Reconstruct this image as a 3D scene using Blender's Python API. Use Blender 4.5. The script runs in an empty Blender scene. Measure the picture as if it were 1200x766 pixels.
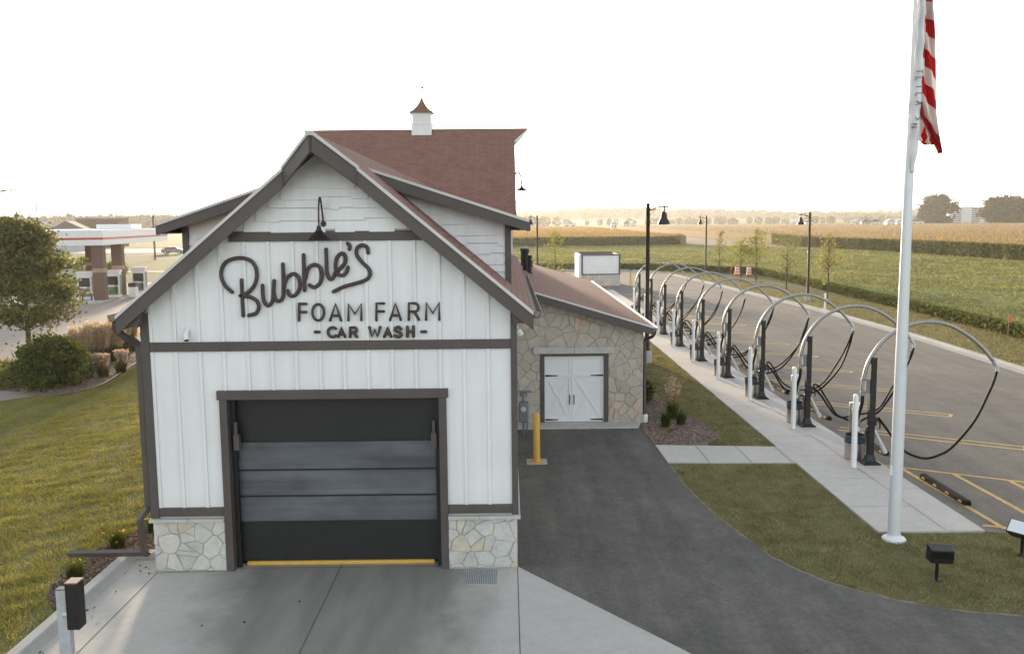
import bpy, math, random
import numpy as np
from mathutils import Vector, Matrix

random.seed(7)
RNG = np.random.default_rng(7)
SC = bpy.context.scene
COL = SC.collection
R = math.radians

# ------------------------------------------------------------------ camera numbers
FPX, PITCH, ROLL, YAW = 1049.07, .1177, .0097, .0042
CAM = Vector((0, -15.05, 6.0))
FW = Vector((math.sin(YAW) * math.cos(PITCH), math.cos(YAW) * math.cos(PITCH), -math.sin(PITCH)))
RT0 = Vector((math.cos(YAW), -math.sin(YAW), 0))
UP0 = RT0.cross(FW)
RT = RT0 * math.cos(ROLL) - UP0 * math.sin(ROLL)
UP = UP0 * math.cos(ROLL) + RT0 * math.sin(ROLL)


def ray(x, y):
    return FW + RT * ((x - 600) / FPX) - UP * ((y - 383) / FPX)


def ground(x, y, z=0.0):            # a survey helper: photo measurement -> spot on the ground
    d = ray(x, y)
    return CAM + d * ((z - CAM.z) / d.z)


def on_y(x, y, Y):                  # photo measurement -> spot on the wall plane at depth Y
    d = ray(x, y)
    return CAM + d * ((Y - CAM.y) / d.y)


# ------------------------------------------------------------------ materials
def nt_new(name):
    m = bpy.data.materials.new(name)
    m.use_nodes = True
    t = m.node_tree
    t.nodes.clear()
    out = t.nodes.new('ShaderNodeOutputMaterial')
    return m, t, out


def N(t, typ, **kw):
    n = t.nodes.new(typ)
    for k, v in kw.items():
        if k in n.inputs.keys():
            n.inputs[k].default_value = v
        else:
            setattr(n, k, v)
    return n


def L(t, a, b):
    t.links.new(a, b)


def c4(c):
    return (c[0], c[1], c[2], 1)


def coords(t, kind='Object', scale=(1, 1, 1), rot=(0, 0, 0)):
    tc = t.nodes.new('ShaderNodeTexCoord')
    mp = t.nodes.new('ShaderNodeMapping')
    mp.inputs['Scale'].default_value = scale
    mp.inputs['Rotation'].default_value = rot
    L(t, tc.outputs[kind], mp.inputs['Vector'])
    return mp.outputs['Vector']


def noise(t, vec, scale, detail=4, rough=.55):
    n = N(t, 'ShaderNodeTexNoise', Scale=scale, Detail=detail, Roughness=rough)
    L(t, vec, n.inputs['Vector'])
    return n.outputs['Fac']


def ramp(t, fac, stops):
    r = t.nodes.new('ShaderNodeValToRGB')
    el = r.color_ramp.elements
    while len(el) < len(stops):
        el.new(.5)
    for e, (p, c) in zip(el, stops):
        e.position = p
        e.color = c4(c) if len(c) == 3 else c
    L(t, fac, r.inputs['Fac'])
    return r.outputs['Color']


def mixc(t, fac, a, b, blend='MIX'):
    m = t.nodes.new('ShaderNodeMix')
    m.data_type = 'RGBA'
    m.blend_type = blend
    for i, v in ((0, fac), (6, a), (7, b)):
        if isinstance(v, (int, float)):
            m.inputs[i].default_value = v
        elif isinstance(v, (tuple, list)):
            m.inputs[i].default_value = c4(v)
        else:
            L(t, v, m.inputs[i])
    return m.outputs[2]


def bsdf(t, out, col, rough=.6, metal=0.0, spec=.5, bump=None, bstr=.3, bdist=.02, **kw):
    b = t.nodes.new('ShaderNodeBsdfPrincipled')
    if isinstance(col, (tuple, list)):
        b.inputs['Base Color'].default_value = c4(col)
    else:
        L(t, col, b.inputs['Base Color'])
    if isinstance(rough, (int, float)):
        b.inputs['Roughness'].default_value = rough
    else:
        L(t, rough, b.inputs['Roughness'])
    b.inputs['Metallic'].default_value = metal
    b.inputs['Specular IOR Level'].default_value = spec
    for k, v in kw.items():
        b.inputs[k].default_value = v
    if bump is not None:
        bn = N(t, 'ShaderNodeBump', Strength=bstr, Distance=bdist)
        L(t, bump, bn.inputs['Height'])
        L(t, bn.outputs['Normal'], b.inputs['Normal'])
    L(t, b.outputs[0], out.inputs['Surface'])
    return b


def simple(name, col, rough=.55, metal=0.0, var=.12, scale=3.0, spec=.4, bstr=.08, fine=60):
    """painted / plain surface with blotchy tone and a fine grain"""
    m, t, out = nt_new(name)
    v = coords(t)
    n1 = noise(t, v, scale, 5, .6)
    a = tuple(x * (1 - var) for x in col)
    b = tuple(min(1, x * (1 + var)) for x in col)
    c = ramp(t, n1, [(.3, a), (.7, b)])
    n2 = noise(t, v, fine, 2)
    bsdf(t, out, c, rough, metal, spec, n2, bstr, .004)
    return m


M = {}


def weathered_white():
    m, t, out = nt_new('white_paint')
    v = coords(t)
    n1 = noise(t, v, .7, 5, .6)
    n2 = noise(t, coords(t, scale=(7, 7, .35)), 1.0, 5, .6)
    tc = t.nodes.new('ShaderNodeTexCoord')
    sx = t.nodes.new('ShaderNodeSeparateXYZ')
    L(t, tc.outputs['Object'], sx.inputs[0])
    c = ramp(t, n1, [(.3, (.71, .706, .695)), (.7, (.78, .778, .77))])
    c = mixc(t, .5, c, ramp(t, n2, [(.35, (.90, .895, .88)), (.65, (1.02, 1.02, 1.02))]), 'MULTIPLY')
    # splash dirt thrown up on the lowest boards
    ad = t.nodes.new('ShaderNodeMath')
    ad.operation = 'MULTIPLY_ADD'
    L(t, n2, ad.inputs[0])
    ad.inputs[1].default_value = .55
    L(t, sx.outputs[2], ad.inputs[2])
    f = ramp(t, ad.outputs[0], [(.0, (.0, .0, .0)), (1.0, (1, 1, 1))])
    mr = t.nodes.new('ShaderNodeMapRange')
    mr.inputs['From Min'].default_value = 1.3
    mr.inputs['From Max'].default_value = 1.75
    mr.inputs['To Min'].default_value = .35
    mr.inputs['To Max'].default_value = 0
    L(t, ad.outputs[0], mr.inputs['Value'])
    c = mixc(t, mr.outputs[0], c, (.60, .575, .53))
    bsdf(t, out, c, .5, 0, .35, n1, .05, .004)
    return m


M['white_paint'] = weathered_white()
M['trim_paint'] = simple('trim_paint', (.084, .069, .063), .5, var=.12, scale=2.0)
M['fascia_paint'] = simple('fascia_paint', (.086, .070, .064), .5, var=.10, scale=1.5)
M['drip_metal'] = simple('drip_metal', (.60, .57, .54), .6, .0, var=.05)
M['sign_brown'] = simple('sign_brown', (.058, .038, .031), .45, var=.1)
M['black_panel'] = simple('black_panel', (.016, .015, .015), .45, var=.15)
M['black_metal'] = simple('black_metal', (.013, .012, .012), .45, var=.2)
M['black_rubber'] = simple('black_rubber', (.012, .011, .011), .7, var=.2, spec=.15)
M['steel'] = simple('steel', (.55, .53, .50), .28, 1.0, var=.06, scale=6, bstr=.03)
M['tube_steel'] = simple('tube_steel', (.33, .315, .30), .42, .7, var=.06, scale=6, bstr=.03)
M['galv'] = simple('galv', (.50, .52, .54), .5, .6, var=.15, scale=9)
M['alu_pole'] = simple('alu_pole', (.68, .69, .70), .42, .15, var=.04, scale=2)
M['gauge_grey'] = simple('gauge_grey', (.16, .17, .18), .55, .1, var=.12, scale=8)
M['yellow_paint'] = simple('yellow_paint', (.62, .36, .065), .5, var=.08, scale=8)
M['line_paint'] = simple('line_paint', (.56, .36, .10), .7, var=.25, scale=7)
M['lamp_bronze'] = simple('lamp_bronze', (.030, .020, .016), .45, .2, var=.2)
M['lamp_rust'] = simple('lamp_rust', (.075, .042, .030), .5, .2, var=.2)
M['copper_brown'] = simple('copper_brown', (.20, .095, .055), .5, .2, var=.2, scale=6)
M['white_plastic'] = simple('white_plastic', (.74, .74, .73), .4, var=.04)
M['bag_blue'] = simple('bag_blue', (.045, .065, .085), .4, var=.2, scale=14)
M['orange'] = simple('orange', (.72, .13, .03), .5, var=.08)
M['red_stripe'] = simple('red_stripe', (.42, .06, .035), .5, var=.06)
M['brick_brown'] = simple('brick_brown', (.13, .075, .055), .8, var=.2, scale=12)
M['tan_band'] = simple('tan_band', (.34, .23, .16), .8, var=.1)
M['canopy_white'] = simple('canopy_white', (.66, .65, .64), .5, var=.05)
M['bark'] = simple('bark', (.085, .062, .048), .9, var=.35, scale=14, bstr=.6, fine=40)
M['stake_wood'] = simple('stake_wood', (.35, .22, .12), .8, var=.2, scale=10)
M['grey_roof'] = simple('grey_roof', (.10, .095, .095), .8, var=.2, scale=4)
M['house_cream'] = simple('house_cream', (.62, .57, .50), .7, var=.06)
M['house_grey'] = simple('house_grey', (.36, .36, .37), .7, var=.08)
M['dark_glass'] = simple('dark_glass', (.03, .035, .04), .12, var=.1)
M['car_red'] = simple('car_red', (.40, .05, .035), .25, var=.04)
M['car_grey'] = simple('car_grey', (.16, .165, .17), .25, .3, var=.05)
M['car_white'] = simple('car_white', (.70, .70, .69), .25, var=.04)
M['tape_blue'] = simple('ink_blue', (.025, .032, .065), .7, var=.1)
M['pvc'] = simple('pvc', (.72, .70, .67), .4, var=.05)
M['plank_bronze'] = simple('warm_metal', (.23, .16, .11), .45, .5, var=.2)
M['green_panel'] = simple('green_panel', (.10, .20, .09), .5, var=.6, scale=2.2)
M['gutter_metal'] = simple('gutter_metal', (.22, .17, .145), .6, .0, var=.1)
M['lens'] = simple('lens', (.78, .80, .82), .12, var=.02)
M['clear_tube'] = simple('clear_tube', (.48, .46, .43), .25, var=.1)


def shingle_mat():
    m, t, out = nt_new('roof_shingles')
    tc = t.nodes.new('ShaderNodeTexCoord')
    uv = tc.outputs['UV']
    br = t.nodes.new('ShaderNodeTexBrick')
    br.offset = .37
    br.inputs['Scale'].default_value = 1.0
    br.inputs['Brick Width'].default_value = .26
    br.inputs['Row Height'].default_value = .145
    br.inputs['Mortar Size'].default_value = .014
    br.inputs['Mortar Smooth'].default_value = .4
    br.inputs['Bias'].default_value = 0
    br.inputs['Color1'].default_value = (.180, .094, .066, 1)
    br.inputs['Color2'].default_value = (.290, .160, .116, 1)
    br.inputs['Mortar'].default_value = (.060, .030, .025, 1)
    L(t, uv, br.inputs['Vector'])
    n1 = noise(t, uv, 1.1, 4)
    n2 = noise(t, uv, 90, 2)
    c = mixc(t, .35, br.outputs['Color'], ramp(t, n1, [(.3, (.185, .096, .069)), (.7, (.285, .158, .117))]))
    c = mixc(t, .35, c, ramp(t, n2, [(.3, (.10, .05, .042)), (.7, (.36, .20, .16))]))
    bsdf(t, out, c, .9, 0, .2, br.outputs['Fac'], -.5, .02)
    return m


M['shingles'] = shingle_mat()


def stone_mat(name, warm):
    m, t, out = nt_new(name)
    tc = t.nodes.new('ShaderNodeTexCoord')
    uv = tc.outputs['UV']
    n0 = N(t, 'ShaderNodeTexNoise', Scale=2.6, Detail=5.0)
    L(t, uv, n0.inputs['Vector'])
    dis = t.nodes.new('ShaderNodeVectorMath')
    dis.operation = 'MULTIPLY_ADD'
    L(t, n0.outputs['Color'], dis.inputs[0])
    dis.inputs[1].default_value = (.42, .42, 0)
    L(t, uv, dis.inputs[2])
    vo = N(t, 'ShaderNodeTexVoronoi', Scale=3.0)
    vo.voronoi_dimensions = '2D'
    ve = N(t, 'ShaderNodeTexVoronoi', Scale=3.0)
    ve.voronoi_dimensions = '2D'
    ve.feature = 'DISTANCE_TO_EDGE'
    L(t, dis.outputs[0], vo.inputs['Vector'])
    L(t, dis.outputs[0], ve.inputs['Vector'])
    sep = t.nodes.new('ShaderNodeSeparateColor')
    L(t, vo.outputs['Color'], sep.inputs[0])
    if warm:
        st = [(0, (.46, .42, .36)), (.28, (.54, .50, .44)), (.5, (.50, .475, .435)), (.68, (.59, .54, .465)), (.82, (.50, .455, .39)), (.92, (.66, .52, .42)), (1, (.62, .54, .455))]
    else:
        st = [(0, (.42, .40, .35)), (.25, (.52, .50, .46)), (.5, (.47, .46, .43)), (.7, (.55, .52, .46)), (.86, (.50, .46, .38)), (.95, (.52, .42, .27)), (1, (.46, .45, .43))]
    c = ramp(t, sep.outputs[0], st)
    n1 = noise(t, uv, 7, 6, .65)
    c = mixc(t, .55, c, ramp(t, n1, [(.25, (.45, .45, .45)), (.75, (1.3, 1.28, 1.22))]), 'MULTIPLY')
    edge = ramp(t, ve.outputs['Distance'], [(.004, (.25, .25, .25)), (.026, (1, 1, 1))])
    mort = (.27, .24, .21) if warm else (.27, .26, .245)
    c = mixc(t, edge, mort, c)
    h = mixc(t, .25, edge, n1)
    bsdf(t, out, c, .85, 0, .25, h, .5, .03)
    return m


M['door_white'] = simple('door_white', (.72, .72, .715), .5, var=.02, scale=1.2)
M['stone_pale'] = stone_mat('stone_pale', False)
M['stone_warm'] = stone_mat('stone_warm', True)
M['cast_stone'] = simple('cast_stone', (.46, .44, .41), .8, var=.12, scale=6, bstr=.2)


def concrete_mat(name, base, stain, wet=False, warm=0):
    m, t, out = nt_new(name)
    v = coords(t)
    n1 = noise(t, v, .45, 6, .6)
    n2 = noise(t, v, 4.5, 5, .65)
    n3 = noise(t, v, 45, 3)
    c = ramp(t, n1, [(.3, tuple(x * .82 for x in base)), (.7, tuple(x * 1.1 for x in base))])
    c = mixc(t, .4, c, ramp(t, n2, [(.3, tuple(x * .75 for x in base)), (.72, tuple(x * 1.15 for x in base))]))
    c = mixc(t, .18, c, ramp(t, n3, [(.3, tuple(x * .5 for x in base)), (.7, tuple(x * 1.3 for x in base))]))
    if stain:                      # drips, tyre tracks and runoff worn into the slab in front of the wash door
        tc = t.nodes.new('ShaderNodeTexCoord')
        sx = t.nodes.new('ShaderNodeSeparateXYZ')
        L(t, tc.outputs['Object'], sx.inputs[0])
        nz = noise(t, v, .8, 5, .6)
        nz2 = noise(t, coords(t, scale=(1.6, .28, 1)), 1.4, 5, .6)

        def mth(op, a, b=None):
            q = t.nodes.new('ShaderNodeMath')
            q.operation = op
            for i, w in enumerate((a, b)):
                if w is None:
                    continue
                if isinstance(w, (int, float)):
                    q.inputs[i].default_value = w
                else:
                    L(t, w, q.inputs[i])
            return q.outputs[0]
        dx = mth('ABSOLUTE', mth('ADD', sx.outputs[0], 2.75))
        dx = mth('ADD', dx, mth('MULTIPLY', mth('SUBTRACT', nz, .5), 2.6))
        dx = mth('ADD', dx, mth('MULTIPLY', sx.outputs[1], -.10))
        band = ramp(t, mth('MULTIPLY', dx, .25), [(.42, (1, 1, 1)), (.66, (0, 0, 0))])
        lane = ramp(t, nz2, [(.28, (.66, .66, .66)), (.62, (1, 1, 1))])
        f = mixc(t, 1.0, band, lane, 'MULTIPLY')
        c = mixc(t, f, c, tuple(x * .46 for x in (.47, .46, .40)))
        ra = mixc(t, f, (.8, .8, .8), (.42, .42, .42))
        bsdf(t, out, c, ra, 0, .4, n3, .12, .006)
    else:
        bsdf(t, out, c, .92, 0, .12, n3, .2, .006)
    return m


M['apron'] = concrete_mat('apron_concrete', (.49, .462, .415), True)
M['concrete'] = concrete_mat('walk_concrete', (.56, .52, .47), False)
M['kerb'] = concrete_mat('kerb_concrete', (.42, .41, .39), False)
M['road_concrete'] = concrete_mat('road_concrete', (.32, .27, .235), False)
M['joint'] = simple('joint_dark', (.07, .068, .065), .9)


def asphalt_mat(name, base, streak, amp=1.0):
    m, t, out = nt_new(name)
    v = coords(t)
    c = mixc(t, 0.0, base, base)

    def lay(c, fac, lo, hi, p0=.36, p1=.64):
        lo, hi = 1 - (1 - lo) * amp, 1 + (hi - 1) * amp
        return mixc(t, 1.0, c, ramp(t, fac, [(p0, (lo, lo, lo * .99)), (p1, (hi, hi, hi * .985))]), 'MULTIPLY')
    c = lay(c, noise(t, v, .28, 6, .6), .84, 1.14)
    c = lay(c, noise(t, v, 1.6, 6, .7), .84, 1.16)
    c = lay(c, noise(t, coords(t, scale=(1.7, .22, 1), rot=(0, 0, R(streak))), .9, 6, .7), .80, 1.20)
    c = lay(c, noise(t, v, 9, 5, .75), .86, 1.14)
    n3 = noise(t, v, 75, 2)
    c = lay(c, n3, .70, 1.30)
    # pale scuffs and darker spots
    c = mixc(t, ramp(t, noise(t, v, 3.1, 5, .7), [(.66, (0, 0, 0)), (.74, (.5, .5, .5))]), c, tuple(x * 1.6 for x in base))
    c = mixc(t, ramp(t, noise(t, coords(t, scale=(1, 1, 5)), 2.3, 3, .5), [(.24, (.55, .55, .55)), (.31, (0, 0, 0))]), c, tuple(x * .55 for x in base))
    bsdf(t, out, c, .92, 0, .15, n3, .35, .008)
    return m


M['asphalt_new'] = asphalt_mat('asphalt_new', (.128, .118, .111), 12, .8)
M['asphalt_old'] = asphalt_mat('asphalt_old', (.190, .164, .147), 100, .55)


def turf_mat(name, cols, scale=.5, streak=None):
    m, t, out = nt_new(name)
    v = coords(t)
    n1 = noise(t, v, scale, 6, .6)
    n2 = noise(t, v, 9, 5, .7)
    c = ramp(t, n1, [(.28, cols[0]), (.5, cols[1]), (.72, cols[2])])
    c = mixc(t, .6, c, ramp(t, n2, [(.3, tuple(x * .45 for x in cols[1])), (.7, tuple(x * 1.35 for x in cols[1]))]))
    if streak:
        n3 = noise(t, coords(t, scale=(1.5, .16, 1), rot=(0, 0, R(streak))), 1.3, 5, .6)
        c = mixc(t, .55, c, ramp(t, n3, [(.35, cols[0]), (.66, cols[2])]))
    bsdf(t, out, c, .95, 0, .1, n2, .6, .05)
    return m


M['lawn'] = turf_mat('lawn_soil', ((.12, .115, .05), (.165, .155, .068), (.22, .195, .098)), .6, 3)
M['field'] = turf_mat('field_green', ((.070, .085, .024), (.095, .105, .030), (.125, .120, .042)), .03)
M['soil'] = turf_mat('field_soil', ((.23, .18, .13), (.28, .22, .16), (.33, .27, .2)), .3)
M['corn_top'] = turf_mat('corn_top', ((.22, .15, .072), (.27, .185, .09), (.31, .215, .105)), .02)
M['soy_sheet'] = turf_mat('soy_sheet', ((.185, .195, .085), (.225, .235, .10), (.26, .265, .12)), .12)


def mulch_mat():
    m, t, out = nt_new('bark_mulch')
    v = coords(t)
    vo = N(t, 'ShaderNodeTexVoronoi', Scale=26.0)
    L(t, v, vo.inputs['Vector'])
    sep = t.nodes.new('ShaderNodeSeparateColor')
    L(t, vo.outputs['Color'], sep.inputs[0])
    c = ramp(t, sep.outputs[0], [(0, (.10, .07, .058)), (.45, (.20, .14, .115)), (.8, (.30, .22, .185)), (1, (.42, .34, .29))])
    n = noise(t, v, 1.5, 4)
    c = mixc(t, .5, c, ramp(t, n, [(.3, (.14, .098, .08)), (.7, (.26, .19, .16))]))
    bsdf(t, out, c, .95, 0, .1, vo.outputs['Distance'], .8, .03)
    return m


M['mulch'] = mulch_mat()


def leaf_mat(name, cols, trans=.45, scale=.8, tint=(1.15, 1.07, .72), stretch=(1, 1, 1)):
    """leaf: diffuse plus light let through, tone random leaf by leaf and clump by clump"""
    m, t, out = nt_new(name)
    g = t.nodes.new('ShaderNodeNewGeometry')
    c = ramp(t, g.outputs['Random Per Island'], [(i / (len(cols) - 1), k) for i, k in enumerate(cols)])
    n = noise(t, coords(t, scale=stretch), scale, 4)
    c = mixc(t, .7, c, ramp(t, n, [(.32, (.62, .62, .62)), (.68, (1.25, 1.22, 1.1))]), 'MULTIPLY')
    d = t.nodes.new('ShaderNodeBsdfDiffuse')
    tr = t.nodes.new('ShaderNodeBsdfTranslucent')
    L(t, c, d.inputs['Color'])
    L(t, mixc(t, 1.0, c, tint, 'MULTIPLY'), tr.inputs['Color'])
    mx = t.nodes.new('ShaderNodeMixShader')
    mx.inputs[0].default_value = trans
    L(t, d.outputs[0], mx.inputs[1])
    L(t, tr.outputs[0], mx.inputs[2])
    L(t, mx.outputs[0], out.inputs['Surface'])
    return m


M['grass_blade'] = leaf_mat('grass_blade', [(.195, .180, .085), (.270, .245, .122), (.325, .288, .155), (.42, .36, .22)], .3, 2.2)
M['grass_left'] = leaf_mat('grass_left', [(.190, .205, .058), (.262, .265, .080), (.318, .298, .102), (.39, .34, .145)], .4, 1.0, (1.15, 1.07, .72), (1.3, .13, 1))
M['leaf_tree'] = leaf_mat('leaf_tree', [(.070, .080, .032), (.115, .125, .046), (.16, .165, .062), (.23, .215, .09)], .42, 1.0)
M['leaf_shrub'] = leaf_mat('leaf_shrub', [(.038, .058, .019), (.068, .092, .027), (.10, .125, .037), (.16, .17, .05)], .35, 2.0)
M['leaf_young'] = leaf_mat('leaf_young', [(.17, .19, .06), (.25, .26, .085), (.33, .31, .11)], .5, 1.5)
M['leaf_yellow'] = leaf_mat('leaf_yellow', [(.19, .19, .08), (.26, .25, .10), (.33, .30, .14)], .45, 1.5)
M['leaf_far'] = leaf_mat('leaf_far', [(.045, .058, .032), (.065, .078, .042), (.085, .095, .05)], .2, .1)
M['leaf_soy'] = leaf_mat('leaf_soy', [(.205, .21, .092), (.255, .26, .112), (.295, .295, .135), (.34, .335, .165)], .28, .25)
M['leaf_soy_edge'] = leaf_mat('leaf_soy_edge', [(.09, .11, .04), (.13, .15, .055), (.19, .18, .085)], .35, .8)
M['leaf_corn'] = leaf_mat('leaf_corn', [(.12, .14, .065), (.16, .18, .085), (.22, .22, .11)], .3, .2)
M['tassel'] = leaf_mat('tassel', [(.27, .18, .08), (.34, .23, .105), (.40, .28, .13)], .3, .1)
M['plume'] = leaf_mat('plume', [(.58, .43, .29), (.66, .51, .36), (.74, .60, .45)], .5, 1.0, (1, .97, .9))
M['plume_pink'] = leaf_mat('plume_pink', [(.60, .43, .37), (.68, .53, .46), (.74, .62, .56)], .5, 1.0, (1, .95, .9))
M['reed_green'] = leaf_mat('reed_green', [(.055, .075, .022), (.085, .105, .032), (.13, .135, .045)], .4, 2.0)
M['flower_orange'] = leaf_mat('flower_orange', [(.70, .26, .04), (.75, .38, .06), (.75, .48, .10)], .4, 2.0)


# ------------------------------------------------------------------ mesh builder
class MB:
    def __init__(self):
        self.v, self.f, self.m = [], [], []
        self.mi = 0

    def add(self, pts, faces):
        o = len(self.v)
        self.v += [tuple(p) for p in pts]
        self.f += [tuple(i + o for i in f) for f in faces]
        self.m += [self.mi] * len(faces)
        return self

    def box(self, x0, x1, y0, y1, z0, z1, M4=None):
        p = [(x, y, z) for z in (z0, z1) for y in (y0, y1) for x in (x0, x1)]
        if M4 is not None:
            p = [tuple(M4 @ Vector(q)) for q in p]
        return self.add(p, [(0, 2, 3, 1), (4, 5, 7, 6), (0, 1, 5, 4), (2, 6, 7, 3), (0, 4, 6, 2), (1, 3, 7, 5)])

    def cbox(self, c, s, M4=None):
        return self.box(c[0] - s[0] / 2, c[0] + s[0] / 2, c[1] - s[1] / 2, c[1] + s[1] / 2, c[2] - s[2] / 2, c[2] + s[2] / 2, M4)

    def prism(self, poly, vec):
        """closed polygon (3-D points) pushed along vec"""
        n = len(poly)
        a = [Vector(p) for p in poly]
        w = Vector(vec)
        nrm = Vector((0, 0, 0))
        for i in range(n):
            nrm += a[i].cross(a[(i + 1) % n])
        if nrm.dot(w) > 0:
            a.reverse()
        b = [p + w for p in a]
        fs = [tuple(range(n)), tuple(range(2 * n - 1, n - 1, -1))]
        for i in range(n):
            j = (i + 1) % n
            fs.append((j, i, n + i, n + j))
        return self.add(a + b, fs)

    def tube(self, pts, r, n=8, caps=True, rnd=False, flat=None):
        P = [Vector(p) for p in pts]
        Rr = list(r) if isinstance(r, (list, tuple)) else [r] * len(P)
        if rnd:
            d0 = (P[0] - P[1]).normalized()
            d1 = (P[-1] - P[-2]).normalized()
            P = [P[0] + d0 * Rr[0] * .95, P[0] + d0 * Rr[0] * .6] + P + [P[-1] + d1 * Rr[-1] * .6, P[-1] + d1 * Rr[-1] * .95]
            Rr = [Rr[0] * .3, Rr[0] * .8] + Rr + [Rr[-1] * .8, Rr[-1] * .3]
        t0 = (P[1] - P[0]).normalized()
        ref = Vector(flat) if flat else (Vector((0, 0, 1)) if abs(t0.z) < .9 else Vector((1, 0, 0)))
        u = (ref - t0 * ref.dot(t0)).normalized()
        vs = []
        for i, p in enumerate(P):
            if i == 0:
                t = P[1] - P[0]
            elif i == len(P) - 1:
                t = P[-1] - P[-2]
            else:
                t = (P[i + 1] - P[i]).normalized() + (P[i] - P[i - 1]).normalized()
            t.normalize()
            u = u - t * u.dot(t)
            u.normalize()
            w = t.cross(u)
            for k in range(n):
                a = 2 * math.pi * (k + .5) / n
                vs.append(p + u * (math.cos(a) * Rr[i]) + w * (math.sin(a) * Rr[i]))
        fs = []
        for i in range(len(P) - 1):
            for k in range(n):
                a, b = i * n + k, i * n + (k + 1) % n
                fs.append((a, b, b + n, a + n))
        if caps:
            fs.append(tuple(range(n - 1, -1, -1)))
            e = (len(P) - 1) * n
            fs.append(tuple(range(e, e + n)))
        return self.add(vs, fs)

    def lathe(self, prof, c=(0, 0, 0), n=20, rot=None):
        vs, fs = [], []
        for (r, z) in prof:
            for k in range(n):
                a = 2 * math.pi * k / n
                q = Vector((r * math.cos(a), r * math.sin(a), z))
                if rot is not None:
                    q = rot @ q
                vs.append(q + Vector(c))
        for i in range(len(prof) - 1):
            for k in range(n):
                a, b = i * n + k, i * n + (k + 1) % n
                fs.append((a, b, b + n, a + n))
        fs.append(tuple(range(n - 1, -1, -1)))
        e = (len(prof) - 1) * n
        fs.append(tuple(range(e, e + n)))
        return self.add(vs, fs)

    def build(self, name, mats, parent=None, smooth=False, bevel=0, loc=None):
        me = bpy.data.meshes.new(name)
        me.from_pydata(self.v, [], self.f)
        me.update()
        if not isinstance(mats, (list, tuple)):
            mats = [mats]
        for m in mats:
            me.materials.append(m)
        uv = me.uv_layers.new(name='UVMap')
        Z = Vector((0, 0, 1))
        for p in me.polygons:
            p.material_index = self.m[p.index]
            p.use_smooth = smooth
            nrm = p.normal
            u = Z.cross(nrm)
            if u.length < 1e-3:
                u = Vector((1, 0, 0))
            u.normalize()
            if (abs(u.x) > abs(u.y) and u.x < 0) or (abs(u.y) >= abs(u.x) and u.y < 0):
                u = -u
            w = nrm.cross(u)
            if w.z < 0:
                w = -w
            for li in p.loop_indices:
                co = me.vertices[me.loops[li].vertex_index].co
                uv.data[li].uv = (co.dot(u), co.dot(w))
        o = bpy.data.objects.new(name, me)
        COL.objects.link(o)
        if parent is not None:
            o.parent = parent
        if loc is not None:
            o.location = loc
        if bevel:
            b = o.modifiers.new('bevel', 'BEVEL')
            b.width = bevel
            b.segments = 2
            b.limit_method = 'ANGLE'
            b.angle_limit = R(40)
        if smooth:
            try:
                me.set_sharp_from_angle(angle=R(45))
            except Exception:
                pass
        return o


def npmesh(name, V, F, mats, parent=None, loc=None, mi=None, smooth=False):
    """big meshes straight from arrays; F is (n, k)"""
    me = bpy.data.meshes.new(name)
    n, k = F.shape
    me.vertices.add(len(V))
    me.vertices.foreach_set('co', np.asarray(V, np.float32).ravel())
    me.loops.add(n * k)
    me.loops.foreach_set('vertex_index', np.asarray(F, np.int32).ravel())
    me.polygons.add(n)
    me.polygons.foreach_set('loop_start', np.arange(0, n * k, k, dtype=np.int32))
    me.polygons.foreach_set('loop_total', np.full(n, k, np.int32))
    if mi is not None:
        me.polygons.foreach_set('material_index', np.asarray(mi, np.int32))
    if smooth:
        me.polygons.foreach_set('use_smooth', np.ones(n, bool))
    if not isinstance(mats, (list, tuple)):
        mats = [mats]
    for m in mats:
        me.materials.append(m)
    me.update(calc_edges=True)
    me.validate()
    o = bpy.data.objects.new(name, me)
    COL.objects.link(o)
    if parent is not None:
        o.parent = parent
    if loc is not None:
        o.location = loc
    return o


def leaf_arrays(C, size, flat=0.0, aspect=1.6):
    """one pointed quad per centre, turned at random"""
    n = len(C)
    d = RNG.normal(size=(n, 3))
    d[:, 2] *= (1 - flat)
    d /= np.linalg.norm(d, axis=1)[:, None] + 1e-9
    e = RNG.normal(size=(n, 3))
    e -= d * (e * d).sum(1)[:, None]
    e /= np.linalg.norm(e, axis=1)[:, None] + 1e-9
    s = (np.asarray(size) * RNG.uniform(.6, 1.35, n))[:, None]
    a = d * s * aspect * .5
    b = e * s * .5
    nrm = np.cross(d, e) * s * .12
    V = np.empty((n, 4, 3))
    V[:, 0] = C - a
    V[:, 1] = C + b + nrm
    V[:, 2] = C + a
    V[:, 3] = C - b + nrm
    F = np.arange(n * 4).reshape(n, 4)
    return V.reshape(-1, 3), F


def blade_arrays(P, h, w, lean=.5, bend=.0):
    """upright tapering blade (one triangle) per root point; h may be an array"""
    n = len(P)
    a = RNG.uniform(0, 2 * math.pi, n)
    hh = (np.asarray(h) * RNG.uniform(.55, 1.25, n))
    l = RNG.normal(0, lean, (n, 2)) * hh[:, None]
    ww = w * RNG.uniform(.6, 1.3, n)
    dx, dy = np.cos(a) * ww / 2, np.sin(a) * ww / 2
    V = np.empty((n, 3, 3))
    V[:, 0] = P + np.stack([dx, dy, 0 * dx], 1)
    V[:, 1] = P - np.stack([dx, dy, 0 * dx], 1)
    V[:, 2] = P + np.stack([l[:, 0], l[:, 1], hh], 1)
    return V.reshape(-1, 3), np.arange(n * 3).reshape(n, 3)


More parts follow.
